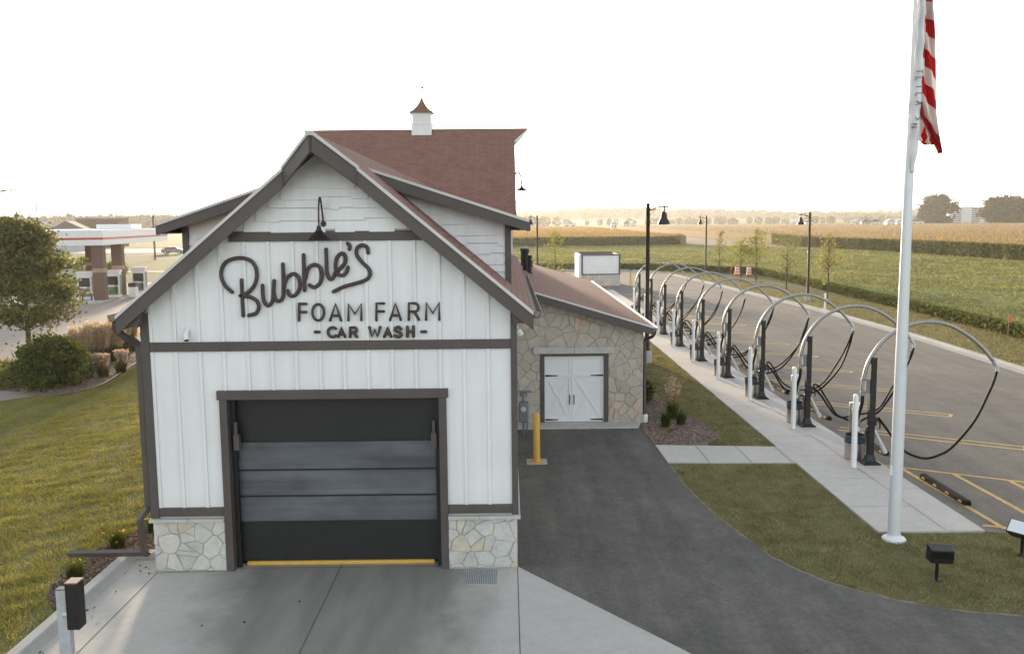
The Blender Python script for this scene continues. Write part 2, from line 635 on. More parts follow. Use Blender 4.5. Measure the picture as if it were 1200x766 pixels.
def reed_arrays(n, h, spread, w, c=(0, 0, 0), base=.08, droop=.35):
    """tuft of arching grass leaves, 4 segments each"""
    a = RNG.uniform(0, 2 * math.pi, n)
    hh = h * RNG.uniform(.6, 1.15, n)
    sp = spread * RNG.uniform(.1, 1.0, n)
    r0 = base * np.sqrt(RNG.uniform(0, 1, n))
    a0 = RNG.uniform(0, 2 * math.pi, n)
    T = np.linspace(0, 1, 5)
    V = np.empty((n, 5, 2, 3))
    px, py = -np.sin(a), np.cos(a)
    for i, tt in enumerate(T):
        rr = sp * tt ** 1.8
        z = hh * (tt - droop * (sp / (spread + 1e-6)) * tt ** 3)
        x = c[0] + r0 * np.cos(a0) + rr * np.cos(a)
        y = c[1] + r0 * np.sin(a0) + rr * np.sin(a)
        ww = w * (1 - tt * .9) * .5
        V[:, i, 0] = np.stack([x + px * ww, y + py * ww, c[2] + z], 1)
        V[:, i, 1] = np.stack([x - px * ww, y - py * ww, c[2] + z], 1)
    base_i = (np.arange(n) * 10)[:, None]
    quads = np.concatenate([base_i + np.array([2 * i, 2 * i + 1, 2 * i + 3, 2 * i + 2]) for i in range(4)], 0)
    return V.reshape(-1, 3), quads, V[:, 4, 0]


def join_arrays(*parts):
    V, F, o = [], [], 0
    for v, f in parts:
        V.append(v)
        F.append(f + o)
        o += len(v)
    return np.concatenate(V), np.concatenate(F)


def smooth_path(pts, k=6):
    P = [Vector(p) for p in pts]
    P = [P[0] * 2 - P[1]] + P + [P[-1] * 2 - P[-2]]
    out = []
    for i in range(1, len(P) - 2):
        for j in range(k):
            t = j / k
            a, b, c, d = P[i - 1], P[i], P[i + 1], P[i + 2]
            out.append(.5 * ((2 * b) + (c - a) * t + (2 * a - 5 * b + 4 * c - d) * t * t + (3 * b - a - 3 * c + d) * t ** 3))
    out.append(P[-2])
    return out


# ------------------------------------------------------------------ things, parts, groups
def tag(o, label, cat, group=None, kind=None):
    o['label'] = label
    o['category'] = cat
    if group:
        o['group'] = group
    if kind:
        o['kind'] = kind
    return o


def thing(name, label, cat, loc=(0, 0, 0), rz=0, group=None):
    o = bpy.data.objects.new(name, None)
    o.empty_display_size = .3
    COL.objects.link(o)
    o.location = loc
    o.rotation_euler = (0, 0, rz)
    return tag(o, label, cat, group)


def struct(o):
    o['kind'] = 'structure'
    return o


def dup(root, loc, rz=None, label=None):
    r = root.copy()
    COL.objects.link(r)
    r.location = loc
    if rz is not None:
        r.rotation_euler = (0, 0, rz)
    if label:
        r['label'] = label
    for ch in list(root.children):
        c = ch.copy()
        COL.objects.link(c)
        c.parent = r
        for g in list(ch.children):
            d = g.copy()
            COL.objects.link(d)
            d.parent = c
    return r


def sheet(name, pts, z, m, thick=0.0):
    mb = MB()
    P = [(p[0], p[1], z) for p in pts]
    if thick:
        mb.prism([(x, y, z - thick) for x, y, _ in P], (0, 0, thick))
    else:
        a = sum(P[i][0] * P[(i + 1) % len(P)][1] - P[(i + 1) % len(P)][0] * P[i][1] for i in range(len(P)))
        if a < 0:
            P.reverse()
        mb.add(P, [tuple(range(len(P)))])
    return struct(mb.build(name, m))


def in_poly(X, Y, poly):
    inside = np.zeros(len(X), bool)
    n = len(poly)
    for i in range(n):
        x0, y0 = poly[i][:2]
        x1, y1 = poly[(i + 1) % n][:2]
        c = ((y0 > Y) != (y1 > Y)) & (X < (x1 - x0) * (Y - y0) / (y1 - y0 + 1e-12) + x0)
        inside ^= c
    return inside


def scatter(poly, n, z=0.0):
    xs = [p[0] for p in poly]
    ys = [p[1] for p in poly]
    X = RNG.uniform(min(xs), max(xs), n)
    Y = RNG.uniform(min(ys), max(ys), n)
    k = in_poly(X, Y, poly)
    return np.stack([X[k], Y[k], np.full(k.sum(), z)], 1)


def clip_half(poly, n, d):
    """keep the side n.p <= d of a 2-D polygon"""
    out = []
    for i in range(len(poly)):
        a, b = poly[i], poly[(i + 1) % len(poly)]
        da, db = n[0] * a[0] + n[1] * a[1] - d, n[0] * b[0] + n[1] * b[1] - d
        if da <= 0:
            out.append(a)
        if (da < 0 < db) or (db < 0 < da):
            t_ = da / (da - db)
            out.append((a[0] + (b[0] - a[0]) * t_, a[1] + (b[1] - a[1]) * t_))
    return out


def fieldstone(mb, y, x0, x1, z0, z1, size, seed, keep=None, gap=.011, tmin=.018, tmax=.042):
    """irregular split stones standing proud of the mortar on a wall that faces the street"""
    rr = random.Random(seed)
    seeds = []
    nx, nz = int((x1 - x0) / size) + 3, int((z1 - z0) / size) + 3
    for i in range(-1, nx):
        for j in range(-1, nz):
            if rr.random() < .16:
                continue
            seeds.append((x0 + (i + .5 * (j % 2) + rr.uniform(-.05, .95)) * size, z0 + (j + rr.uniform(.0, .95)) * size))
            if rr.random() < .22:
                seeds.append((seeds[-1][0] + rr.uniform(-.4, .4) * size, seeds[-1][1] + rr.uniform(-.4, .4) * size))
    for s in seeds:
        cell = [(x0 + .004, z0), (x1 - .004, z0), (x1 - .004, z1), (x0 + .004, z1)]
        for q in seeds:
            if q is s:
                continue
            dx, dz = q[0] - s[0], q[1] - s[1]
            l = math.hypot(dx, dz)
            if l > size * 3.2 or l < 1e-4:
                continue
            n = (dx / l, dz / l)
            cell = clip_half(cell, n, n[0] * s[0] + n[1] * s[1] + l / 2 - gap * rr.uniform(.3, .75))
            if len(cell) < 3:
                break
        if len(cell) < 3:
            continue
        for piece in (keep(cell) if keep else [cell]):
            if len(piece) < 3:
                continue
            ar_ = abs(sum(piece[i][0] * piece[(i + 1) % len(piece)][1] - piece[(i + 1) % len(piece)][0] * piece[i][1] for i in range(len(piece)))) / 2
            if ar_ < .0016:
                continue
            P = []
            for i in range(len(piece)):
                a, b = piece[i], piece[(i + 1) % len(piece)]
                l = math.dist(a, b)
                P.append(a)
                if l > .07:
                    k = 3 if l > .2 else 2
                    for u in range(1, k):
                        t_ = u / k + rr.uniform(-.08, .08)
                        o_ = rr.uniform(-.009, .006)
                        P.append((a[0] + (b[0] - a[0]) * t_ - (b[1] - a[1]) / l * o_, a[1] + (b[1] - a[1]) * t_ + (b[0] - a[0]) / l * o_))
            cx_ = sum(p[0] for p in P) / len(P)
            cz_ = sum(p[1] for p in P) / len(P)
            th = rr.uniform(tmin, tmax)
            tx, tz = rr.uniform(-.05, .05), rr.uniform(-.05, .05)
            rings = []
            for inset, dep in ((0, 0), (.0, .55), (.011, .9), (.028, 1.0)):
                ring = []
                for p in P:
                    d = math.hypot(p[0] - cx_, p[1] - cz_) + 1e-6
                    k = max(.3, 1 - inset / d)
                    xx, zz_ = cx_ + (p[0] - cx_) * k, cz_ + (p[1] - cz_) * k
                    ring.append((xx, y - th * dep - (tx * (xx - cx_) + tz * (zz_ - cz_)) * (dep > .5), zz_))
                rings.append(ring)
            n = len(P)
            vs = [v_ for r_ in rings for v_ in r_]
            fs = []
            ccw = sum(P[i][0] * P[(i + 1) % n][1] - P[(i + 1) % n][0] * P[i][1] for i in range(n)) > 0
            for r_ in range(3):
                for i in range(n):
                    j = (i + 1) % n
                    f = (r_ * n + i, r_ * n + j, (r_ + 1) * n + j, (r_ + 1) * n + i)
                    fs.append(f if ccw else f[::-1])
            top = tuple(range(3 * n, 4 * n))
            fs.append(top if ccw else top[::-1])
            mb.add(vs, fs)


def split_stone_mat(name, st):
    m, t, out = nt_new(name)
    g = t.nodes.new('ShaderNodeNewGeometry')
    c = ramp(t, g.outputs['Random Per Island'], st)
    v = coords(t)
    n1 = noise(t, v, 5, 6, .65)
    n2 = noise(t, v, 28, 4, .65)
    c = mixc(t, .6, c, ramp(t, n1, [(.25, (.66, .66, .66)), (.75, (1.25, 1.24, 1.2))]), 'MULTIPLY')
    c = mixc(t, .4, c, ramp(t, n2, [(.3, (.7, .7, .7)), (.7, (1.2, 1.2, 1.2))]), 'MULTIPLY')
    bsdf(t, out, c, .9, 0, .2, n2, .6, .012)
    return m


M['split_pale'] = split_stone_mat('split_pale', [(0, (.47, .45, .41)), (.3, (.56, .54, .50)), (.55, (.50, .50, .475)), (.75, (.60, .57, .51)), (.9, (.52, .48, .40)), (1, (.56, .46, .31))])
M['split_warm'] = split_stone_mat('split_warm', [(0, (.40, .355, .295)), (.3, (.47, .425, .36)), (.52, (.43, .395, .345)), (.72, (.50, .45, .375)), (.84, (.43, .38, .32)), (.93, (.57, .44, .345)), (1, (.50, .39, .305))])
M['mortar_pale'] = simple('mortar_pale', (.39, .376, .35), .95, var=.1, scale=8, bstr=.4)
M['mortar_warm'] = simple('mortar_warm', (.325, .295, .26), .95, var=.1, scale=8, bstr=.4)

# ------------------------------------------------------------------ camera, sky, sun, air
cd = bpy.data.cameras.new('camera')
cd.sensor_width = 36
cd.lens = FPX / 1200 * 36
cd.clip_start = .2
cd.clip_end = 9000
co = bpy.data.objects.new('camera', cd)
COL.objects.link(co)
co.matrix_world = Matrix(((RT.x, UP.x, -FW.x, CAM.x), (RT.y, UP.y, -FW.y, CAM.y), (RT.z, UP.z, -FW.z, CAM.z), (0, 0, 0, 1)))
SC.camera = co

SUN = ray(374, 158).normalized()
SUN_EL = math.asin(SUN.z)
SUN_AZ = math.atan2(SUN.x, SUN.y)
wd = bpy.data.worlds.new('World')
SC.world = wd
wd.use_nodes = True
wt = wd.node_tree
bg = wt.nodes['Background']
sky = wt.nodes.new('ShaderNodeTexSky')
sky.sky_type = 'NISHITA'
sky.sun_disc = False
sky.sun_elevation = SUN_EL
sky.sun_rotation = SUN_AZ
sky.altitude = 200
sky.air_density = 1.0
sky.dust_density = .5
sky.ozone_density = 2.0
hs = wt.nodes.new('ShaderNodeHueSaturation')
hs.inputs['Saturation'].default_value = .32
wt.links.new(sky.outputs[0], hs.inputs['Color'])
wt.links.new(hs.outputs[0], bg.inputs['Color'])
bg.inputs['Strength'].default_value = .15

sl = bpy.data.lights.new('sun', 'SUN')
sl.energy = 2.6
sl.angle = R(5)
sl.color = (1.0, .80, .56)
so = bpy.data.objects.new('sun', sl)
COL.objects.link(so)
so.rotation_euler = SUN.to_track_quat('Z', 'Y').to_euler()
so.location = (-60, 120, 60)

SC.view_settings.view_transform = 'Standard'
SC.view_settings.look = 'None'
SC.view_settings.exposure = 2.2
SC.view_settings.gamma = 1
SC.view_settings.use_curve_mapping = False
cy = SC.cycles
cy.use_denoising = True
try:
    cy.denoiser = 'OPENIMAGEDENOISE'
    cy.denoising_input_passes = 'RGB_ALBEDO_NORMAL'
except Exception:
    pass
cy.max_bounces = 6
cy.diffuse_bounces = 3
cy.glossy_bounces = 3
cy.transmission_bounces = 4
cy.transparent_max_bounces = 8
cy.volume_bounces = 1
cy.sample_clamp_indirect = 6
cy.use_adaptive_sampling = True
cy.adaptive_threshold = .015

HAZE = True
if HAZE:
    hm, t, out = nt_new('haze_air')
    pv = t.nodes.new('ShaderNodeVolumePrincipled')
    pv.inputs['Color'].default_value = (1.0, .97, .93, 1)
    pv.inputs['Density'].default_value = .00017
    pv.inputs['Anisotropy'].default_value = .45
    L(t, pv.outputs[0], out.inputs['Volume'])
    hz = MB().box(-2600, 2600, -120, 2500, -2.0, 48.0).build('haze', hm)
    hz['kind'] = 'stuff'

# ------------------------------------------------------------------ ground surfaces
struct(MB().add([(-2500, -100, -.03), (2500, -100, -.03), (2500, 2400, -.03), (-2500, 2400, -.03)], [(0, 1, 2, 3)]).build('ground', M['field']))
LAWN = [(-24, -30), (27, -30), (27, 60), (24, 75), (17, 93), (-14, 94), (-14, 50), (-16, 40), (-18.5, 29), (-21.8, 22.9), (-60, 21), (-60, -30)]
sheet('lawn', LAWN, -.012, M['lawn'])

APRON = [(-6.72, -12), (-6.72, .35), (-6.1, .35), (-6.1, .02), (-4.85, .02), (-4.85, .30), (-1.15, .30), (-1.15, .02), (.11, .02), (2.5, -3.23), (8.98, -12)]
sheet('concrete_apron', APRON, .008, M['apron'])
DRIVE = [(.11, .0), (.11, 10.36), (3.74, 10.36), (3.83, 9.3), (3.90, 8.07), (3.93, 6.55), (3.96, 4.88), (4.06, 3.7), (4.17, 2.81), (4.42, 1.4), (4.63, .42), (4.83, -.08), (5.07, -.53),
         (5.30, -.85), (5.57, -1.11), (6.08, -1.55), (6.61, -1.85), (7.2, -2.05), (7.9, -2.2), (9.5, -2.4), (14, -2.6), (30, -2.8), (30, -25), (-6.7, -25), (-6.7, -12), (8.98, -12), (2.5, -3.23)]


def ragged(pts, lo, hi, step=.14, amp=.016):
    """roughen the polygon edges lo..hi the way a paved edge crumbles"""
    out = []
    for i, (a, b) in enumerate(zip(pts, pts[1:] + pts[:1])):
        out.append(a)
        if lo <= i < hi:
            l = math.dist(a, b)
            n = max(1, int(l / step))
            for k in range(1, n):
                t_ = k / n
                o_ = random.gauss(0, amp)
                out.append((a[0] + (b[0] - a[0]) * t_ - (b[1] - a[1]) / l * o_, a[1] + (b[1] - a[1]) * t_ + (b[0] - a[0]) / l * o_))
    return out


sheet('driveway', ragged(DRIVE, 2, 21), .003, M['asphalt_new'])
gb = MB()
EP = ragged(DRIVE[2:22], 0, 19, .12, .0)
EN = []
for i in range(len(EP)):
    p, q = EP[max(0, i - 1)], EP[min(len(EP) - 1, i + 1)]
    l = math.dist(p, q) + 1e-9
    EN.append((-(q[1] - p[1]) / l, (q[0] - p[0]) / l))
EO = [.045 + random.uniform(-.02, .035) for _ in EP]
for i in range(len(EP) - 1):
    (x0, y0), (x1, y1) = EP[i], EP[i + 1]
    (a0, b0_), (a1, b1_) = EN[i], EN[i + 1]
    gb.add([(x0 - a0 * .04, y0 - b0_ * .04, -.003), (x1 - a1 * .04, y1 - b1_ * .04, -.003), (x1 + a1 * EO[i + 1], y1 + b1_ * EO[i + 1], -.003), (x0 + a0 * EO[i], y0 + b0_ * EO[i], -.003)], [(0, 1, 2, 3)])
struct(gb.build('gravel_edge_ground', M['soil']))
sheet('step_slab_path', [(.10, 10.36), (3.74, 10.36), (3.92, 11.1), (.10, 11.1)], .05, M['cast_stone'], .09)
jm = MB()


def strip(mb, a, b, w, z):
    a, b = Vector((a[0], a[1], 0)), Vector((b[0], b[1], 0))
    d = (b - a).normalized()
    n = Vector((-d.y, d.x, 0)) * w / 2
    P = [a - n, b - n, b + n, a + n]
    mb.add([(p.x, p.y, z) for p in P], [(0, 1, 2, 3)])


for a, b in (((-6.13, -12), (-6.13, .02)), ((-2.98, -12), (-2.98, .28)), ((.12, -6.5), (.12, -.0)), ((-6.1, -.07), (-4.9, -.07)), ((-4.85, .06), (-1.15, .06)), ((-6.1, -4.6), (3.4, -4.6)), ((-6.1, -8.6), (6.3, -8.6))):
    strip(jm, a, b, .012, .012)
WALK = [(7.05, 1.49), (9.1, 1.49), (9.1, 62), (7.05, 62)]
sheet('sidewalk', WALK, .03, M['concrete'], .08)
CROSS = [(3.93, 6.62), (7.048, 6.44), (7.048, 8.03), (3.90, 8.34)]
sheet('cross_path', CROSS, .024, M['concrete'], .06)
for x in (4.95, 5.98, 6.98):
    strip(jm, (x, 6.45), (x, 8.2), .016, .0275)
strip(jm, (8.36, 1.5), (8.36, 60), .010, .0335)
for k in range(30):
    strip(jm, (7.06, 3.0 + 2.03 * k), (8.36, 3.0 + 2.03 * k), .007, .0335)
for k in range(14):
    strip(jm, (8.36, 4.2 + 4.05 * k), (9.09, 4.2 + 4.05 * k), .008, .0335)
struct(jm.build('paving_joint_lines', M['joint']))

KERB = [(19.0, -2.5), (19.35, 8), (19.62, 18.5), (20.1, 30), (20.0, 43), (19.2, 56), (18.5, 70), (17.4, 84), (14.5, 91.5), (4, 93.5), (-14, 94)]
LOT = [(9.1, 1.49), (9.25, 1.44), (11.5, .9), (14, .2), (19.0, -2.5)] + KERB[1:] + [(-14, 62), (9.1, 62)]
sheet('parking_lot', LOT, .006, M['asphalt_old'])
kb = MB()
for (a, b) in zip(KERB[:-1], KERB[1:]):
    d = (Vector(b) - Vector(a)).normalized()
    n = Vector((d.y, -d.x))
    a, b = Vector(a), Vector(b) + d * .0
    z = .012
    p = [a, b, b + n * .42, a + n * .42]
    kb.add([(q.x, q.y, z) for q in p], [(0, 3, 2, 1)])
    q0, q1 = a + n * .42, b + n * .42
    kb.prism([(q0.x, q0.y, -.05), (q1.x, q1.y, -.05), ((q1 + n * .16).x, (q1 + n * .16).y, -.05), ((q0 + n * .16).x, (q0 + n * .16).y, -.05)], (0, 0, .18))
struct(kb.build('lot_kerb', M['kerb']))

# painted stall lines: angled pairs with a closed end, hatched bay by the lawn
lm = MB()
DL = Vector((1, -.62)).normalized()
NL = Vector((.62, 1)).normalized()
for k in range(13):
    y0 = 10.05 + 3.95 * k
    if y0 > 60:
        break
    a = Vector((9.45, y0))
    b = a + DL * 4.65
    for s in (-.19, .19):
        strip(lm, a + NL * s, b + NL * s, .10, .0105)
    strip(lm, b - NL * .24, b + NL * .24, .10, .0112)
strip(lm, (9.12, 6.15), (14.6, 2.95), .10, .0105)
strip(lm, (9.42, 5.9), (9.56, 1.6), .11, .0112)
strip(lm, (10.42, 5.36), (10.5, 1.0), .11, .0108)
strip(lm, (11.40, 4.78), (11.5, .9), .11, .0108)
strip(lm, (12.38, 4.2), (12.5, .75), .11, .0108)
strip(lm, (9.24, 1.83), (11.6, .95), .10, .0114)
struct(lm.build('parking_lines', M['line_paint']))

# kerb and gutter left of the apron
ck = MB()
prof = [(-6.70, .0), (-6.76, .035), (-6.80, .15), (-6.98, .15), (-6.98, -.1), (-6.70, -.1)]
ck.prism([(x, -12, z) for x, z in prof], (0, 12.68, 0))
ck.prism([(-6.80, .50, -.1), (-6.80, .68, -.1), (-6.16, .68, -.1), (-6.16, .50, -.1)], (0, 0, .25))
ck.prism([(-6.72, .35, -.1), (-6.72, .50, -.1), (-6.16, .50, -.1), (-6.16, .35, -.1)], (0, 0, .135))
struct(ck.build('apron_kerb', M['kerb'], bevel=.02))

BED_FRONT = [(-6.98, -1.75), (-6.98, .68), (-6.16, .68), (-6.16, 4.2), (-6.75, 3.6), (-7.2, 2.6), (-7.5, 1.5), (-7.82, .4), (-7.66, -.8), (-7.35, -1.35)]
BED_SIDE = [(3.78, 10.36), (3.90, 8.4), (5.25, 8.27), (5.9, 9.3), (5.75, 11), (5.2, 13), (4.9, 16), (4.75, 20), (4.6, 30), (3.98, 30), (3.98, 11)]
BED_LEFT = [(-17.9, 16.9), (-16.9, 16.4), (-15.76, 16.5), (-15.4, 18.0), (-15.52, 19.4), (-15.98, 22.1), (-16.3, 24.0), (-16.2, 27), (-17.5, 30), (-20.3, 27.5), (-21.2, 23.6), (-20.4, 20)]
for nm, b in (('mulch_ground', BED_FRONT), ('mulch_ground', BED_SIDE), ('mulch_ground', BED_LEFT)):
    sheet(nm, b, .012, M['mulch'])
em = MB()
em.tube([(p[0], p[1], .04) for p in smooth_path([(x, y, 0) for x, y in BED_LEFT[:7]], 5)], .026, 6)
tag(em.build('bed_edging', M['plank_bronze']), 'thin curved metal edging strip along the left mulch bed', 'edging')

# left: street, walk
ROAD = [(-75, 19), (-21.8, 22.9), (-18.9, 29), (-16.3, 40), (-14.2, 52), (-14.2, 82), (-30, 80), (-75, 74)]
sheet('side_road', ROAD, .002, M['road_concrete'])
sheet('left_path', [(-30, 14.4), (-17.56, 15.41), (-16.75, 16.4), (-17.27, 17.11), (-18.65, 17.35), (-30, 17.2)], .01, M['road_concrete'])
# far bare ground and lane between the two corn blocks
sheet('field_lane_path', [(36, 176), (57, 150), (62, 190), (62, 420), (46, 420), (39, 180)], .03, M['soil'])
sheet('far_parking_lot', [(-150, 180), (-40, 176), (-44, 205), (-165, 215)], .0, M['kerb'])
sheet('far_road', [(-170, 108), (-30, 97), (-29, 100.5), (-170, 113)], .0, M['road_concrete'])

# ------------------------------------------------------------------ grass blades, chips
def vis_w(P, near=14.0, pw=1.0):
    d = np.hypot(P[:, 0] - CAM.x, P[:, 1] - CAM.y)
    return P[RNG.uniform(0, 1, len(P)) < np.clip((near / d) ** pw, 0, 1)]


LAWN_R1 = [(4.05, 6.5), (7.02, 6.35), (7.02, 1.45), (9.2, 1.42), (14, .1), (19, -2.7), (9.5, -2.35), (7.9, -2.15), (6.65, -1.8), (5.6, -1.08), (5.1, -.5), (4.66, .45), (4.45, 1.4), (4.2, 2.8), (3.99, 4.9)]
LAWN_R2 = [(5.3, 8.3), (7.02, 8.1), (7.02, 40), (4.65, 40), (4.8, 20), (5.25, 13), (5.8, 11), (5.95, 9.3)]
LAWN_L = [(-7.05, -4), (-6.99, -1.8), (-7.37, -1.38), (-7.70, -.8), (-7.86, .4), (-7.54, 1.5), (-7.24, 2.6), (-6.8, 3.6), (-6.2, 4.3), (-6.2, 34), (-15.5, 34), (-16.1, 27), (-16.2, 24), (-15.9, 22.1), (-15.4, 19.4), (-15.3, 18), (-15.7, 16.4), (-16.9, 16.3), (-19, 13), (-19, -4)]
P1 = scatter(LAWN_R1, 420000)
P2 = vis_w(scatter(LAWN_R2, 240000), 20, 1.0)
P3 = vis_w(scatter(LAWN_L, 1700000), 17, 1.0)


def patchy(P, s, lo):
    """thin the sward in irregular clumps"""
    ph = RNG.uniform(0, 6, 6)
    f = np.zeros(len(P))
    for i, (a, b) in enumerate(((1, .3), (-.4, 1.1), (.8, -.9), (2.1, 1.2), (-1.7, 2.3), (3.1, -2.6))):
        f += np.sin(s * (a * P[:, 0] + b * P[:, 1]) + ph[i] + 1.3 * np.sin(s * .7 * (b * P[:, 0] - a * P[:, 1])))
    f = 1 / (1 + np.exp(-f * 1.2))
    g_ = np.zeros(len(P))
    for i, (a, b) in enumerate(((7, 2), (-3, 8), (6, -5), (11, 6))):
        g_ += np.sin(s * .8 * (a * P[:, 0] + b * P[:, 1]) + ph[i] * 2)
    k = RNG.uniform(0, 1, len(P)) < (lo + (1 - lo) * f) * (.55 + .45 / (1 + np.exp(-g_ * 1.5)))
    return P[k], (.8 + .25 * f + .07 * g_)[k].clip(.5, 1.4)


P1, f1 = patchy(P1, 2.6, .3)
P2, f2 = patchy(P2, 2.6, .4)
P3, f3 = patchy(P3, 1.5, .42)
V, F = join_arrays(blade_arrays(P1, .050 * f1, .012, .7), blade_arrays(P2, .055 * f2, .015, .7))
g = npmesh('lawn_grass', V, F, M['grass_blade'])
tag(g, 'short dry olive lawn grass between driveway and sidewalk', 'grass', kind='stuff')
V, F = blade_arrays(P3, .055 * f3, .014, .7)
g = npmesh('lawn_grass', V, F, M['grass_left'])
tag(g, 'sunlit mown yellow green lawn left of the wash building', 'grass', kind='stuff')
# verge beyond the kerb
VERGE = [(19.9, -2), (25.3, -2), (25.3, 28), (25.8, 40), (25.4, 50), (24.6, 60), (23.8, 72), (21, 84), (18.2, 90), (18.2, 84), (19.2, 70), (19.9, 56), (20.7, 43), (20.8, 30), (20.3, 18)]
P4 = vis_w(scatter(VERGE, 260000), 34, 1.2)
P4, _ = patchy(P4, .8, .4)
V, F = blade_arrays(P4, .10, .035, .6)
g = npmesh('verge_grass', V, F, M['grass_blade'])
tag(g, 'rough brown green verge grass beyond the parking lot kerb', 'grass', kind='stuff')

lf = scatter([(-5.8, -6), (-5.8, -.3), (.0, -.3), (2.2, -3.2), (5, -7)], 22, .02)
lf = np.concatenate([lf, scatter([(-6.7, -4), (-6.7, .3), (-6.2, .3), (-6.2, -4)], 26, .02)])
V, F = leaf_arrays(lf, .030, flat=.85, aspect=1.5)
M['dead_leaf'] = leaf_mat('dead_leaf', [(.05, .035, .022), (.09, .06, .035), (.15, .10, .06)], .1, 1.0)
tag(npmesh('fallen_leaves', V, F, M['dead_leaf']), 'a few dry leaves lying on the concrete apron', 'leaves', kind='stuff')

chips = []
for b, n in ((BED_FRONT, 9000), (BED_SIDE, 9000), (BED_LEFT, 9000)):
    chips.append(scatter(b, n, .022))
chips = np.concatenate(chips)
V, F = leaf_arrays(chips, .030, flat=.75, aspect=2.2)
M['chip'] = leaf_mat('chip', [(.10, .07, .055), (.20, .14, .11), (.30, .225, .185), (.46, .38, .32)], .05, 1.0)
g = npmesh('mulch_chips_debris', V, F, M['chip'])
tag(g, 'loose bark chips covering the planting beds', 'mulch', kind='stuff')

# ------------------------------------------------------------------ the wash building
BX = -3.03
bld = thing('car_wash_building', 'white board and batten car wash building with brown gabled roof and stone annex', 'building', (BX, 0, 0))
BO = (-BX, 0, 0)


def part(mb, name, m, parent=None, smooth=False, bevel=0):
    """a part of the building, modelled in site coordinates"""
    if parent is None:
        return mb.build(name, m, bld, smooth, bevel, BO)
    return mb.build(name, m, parent, smooth, bevel)


PITCH_R = .838


def roof_z(x):                      # top of the main roof
    return 7.40 - PITCH_R * abs(x - BX)


def wall_top(x):
    return roof_z(x) - .16


# walls
w = MB()
w.box(-6.15, -4.93, 0, .2, .0, 3.1)
w.box(-1.07, .09, 0, .2, .0, 3.1)
w.prism([(-6.15, 0, 3.1), (.09, 0, 3.1), (.09, 0, wall_top(.09)), (BX, 0, wall_top(BX)), (-6.15, 0, wall_top(-6.15))], (0, .2, 0))
wall = part(w, 'front_wall', M['white_paint'])
w = MB()
w.box(-.08, .10, .2, 20, .9, wall_top(.1))
w.box(-6.16, -5.98, .2, 20, .9, wall_top(.1))
for k in range(45):
    y = .62 + .42 * k
    w.box(.10, .118, y, y + .045, 1.0, wall_top(.1) - .05)
    w.box(-6.178, -6.16, y, y + .045, 1.0, wall_top(.1) - .05)
part(w, 'side_wall', M['white_paint'])
b = MB()
x = -5.63 - .4065
while x < .05:
    inside = -4.96 < x + .02 and x < -1.04
    z0 = 3.185 if inside else 1.14
    b.box(x - .027, x + .027, -.031, .0, z0, 3.858)
    zt = min(5.70, wall_top(x) + .02)
    if zt > 4.05:
        b.box(x - .027, x + .027, -.031, .0, 4.022, zt)
    x += .4065
part(b, 'batten', M['white_paint'], bevel=.004)

# trim boards
t_ = MB().box(-6.06, .036, -.042, .02, 3.86, 4.02)
part(t_, 'trim_band', M['trim_paint'], bevel=.005)
t_ = MB().box(BX - 1.62, BX + 1.62, -.042, .02, 5.70, 5.87)
part(t_, 'trim_band', M['trim_paint'], bevel=.005)
t_ = MB().box(-6.06, -4.931, -.042, .02, .985, 1.14)
part(t_, 'trim_band', M['trim_paint'], bevel=.005)
t_ = MB().box(-1.069, .036, -.042, .02, .985, 1.14)
part(t_, 'trim_band', M['trim_paint'], bevel=.005)
part(MB().box(-6.205, -6.061, -.052, .14, .962, 4.52), 'corner_board', M['trim_paint'], bevel=.005)
part(MB().box(.037, .145, -.052, .14, .962, 4.52), 'corner_board', M['trim_paint'], bevel=.005)

# stone base and ledge
for x0, x1 in ((-6.16, -4.932), (-1.068, .12)):
    sb = MB().box(x0, x1, -.060, -.001, -.05, .905)
    sb.mi = 1
    fieldstone(sb, -.060, x0, x1, .035, .903, .255, int(20 + x0), tmin=.014, tmax=.032)
    part(sb, 'stone_base', [M['mortar_pale'], M['split_pale']])
part(MB().box(.1005, .125, .0, 10.9, -.05, .905).box(-6.185, -6.1605, .0, 20, -.05, .905), 'side_stone_base', M['stone_pale'])
for x0, x1 in ((-6.215, -5.55), (-5.547, -4.932), (-1.068, -.53), (-.527, .178)):
    part(MB().box(x0, x1, -.135, -.03, .905, .962), 'stone_ledge', M['cast_stone'], bevel=.008)
part(MB().box(.10, .175, -.028, 10.9, .905, .96).box(-6.235, -6.16, -.028, 20, .905, .96), 'side_ledge', M['cast_stone'], bevel=.008)

# overhead door
part(MB().box(-4.965, -1.035, -.085, .03, 3.03, 3.185), 'door_header', M['trim_paint'], bevel=.006)
for x0, x1, s in ((-4.93, -4.80, 1), (-1.20, -1.07, -1)):
    j = MB().box(x0, x1, -.075, .36, 0.0, 3.03)
    part(j, 'door_jamb', M['trim_paint'], bevel=.005)
for x0, x1 in ((-4.80, -4.72), (-1.28, -1.20)):
    part(MB().box(x0, x1, .10, .15, 0.0, 3.0).box(x0, x1, .15, .24, 1.9, 3.0), 'door_track', M['black_metal'])
for x, s in ((-4.70, 1), (-1.30, -1)):
    j = MB().box(x - .05, x + .05, .03, .14, 2.12, 2.40).box(x - .025, x + .025, .02, .09, 2.4, 2.62)
    part(j, 'door_sensor', M['trim_paint'], bevel=.008)
DY = .25
dp = MB().box(-4.80, -1.20, DY, DY + .06, 2.225, 3.05)
door = part(dp, 'overhead_door', M['black_panel'])
sub = lambda mb, nm, m, **k: mb.build(nm, m, door, **k)
sub(MB().box(-4.80, -1.20, DY, DY + .06, .07, .775), 'bottom_panel', M['black_panel'])
m, t, out = nt_new('door_glazing')
v = coords(t, scale=(.3, 1, 11))
n1 = noise(t, v, 1.0, 5, .6)
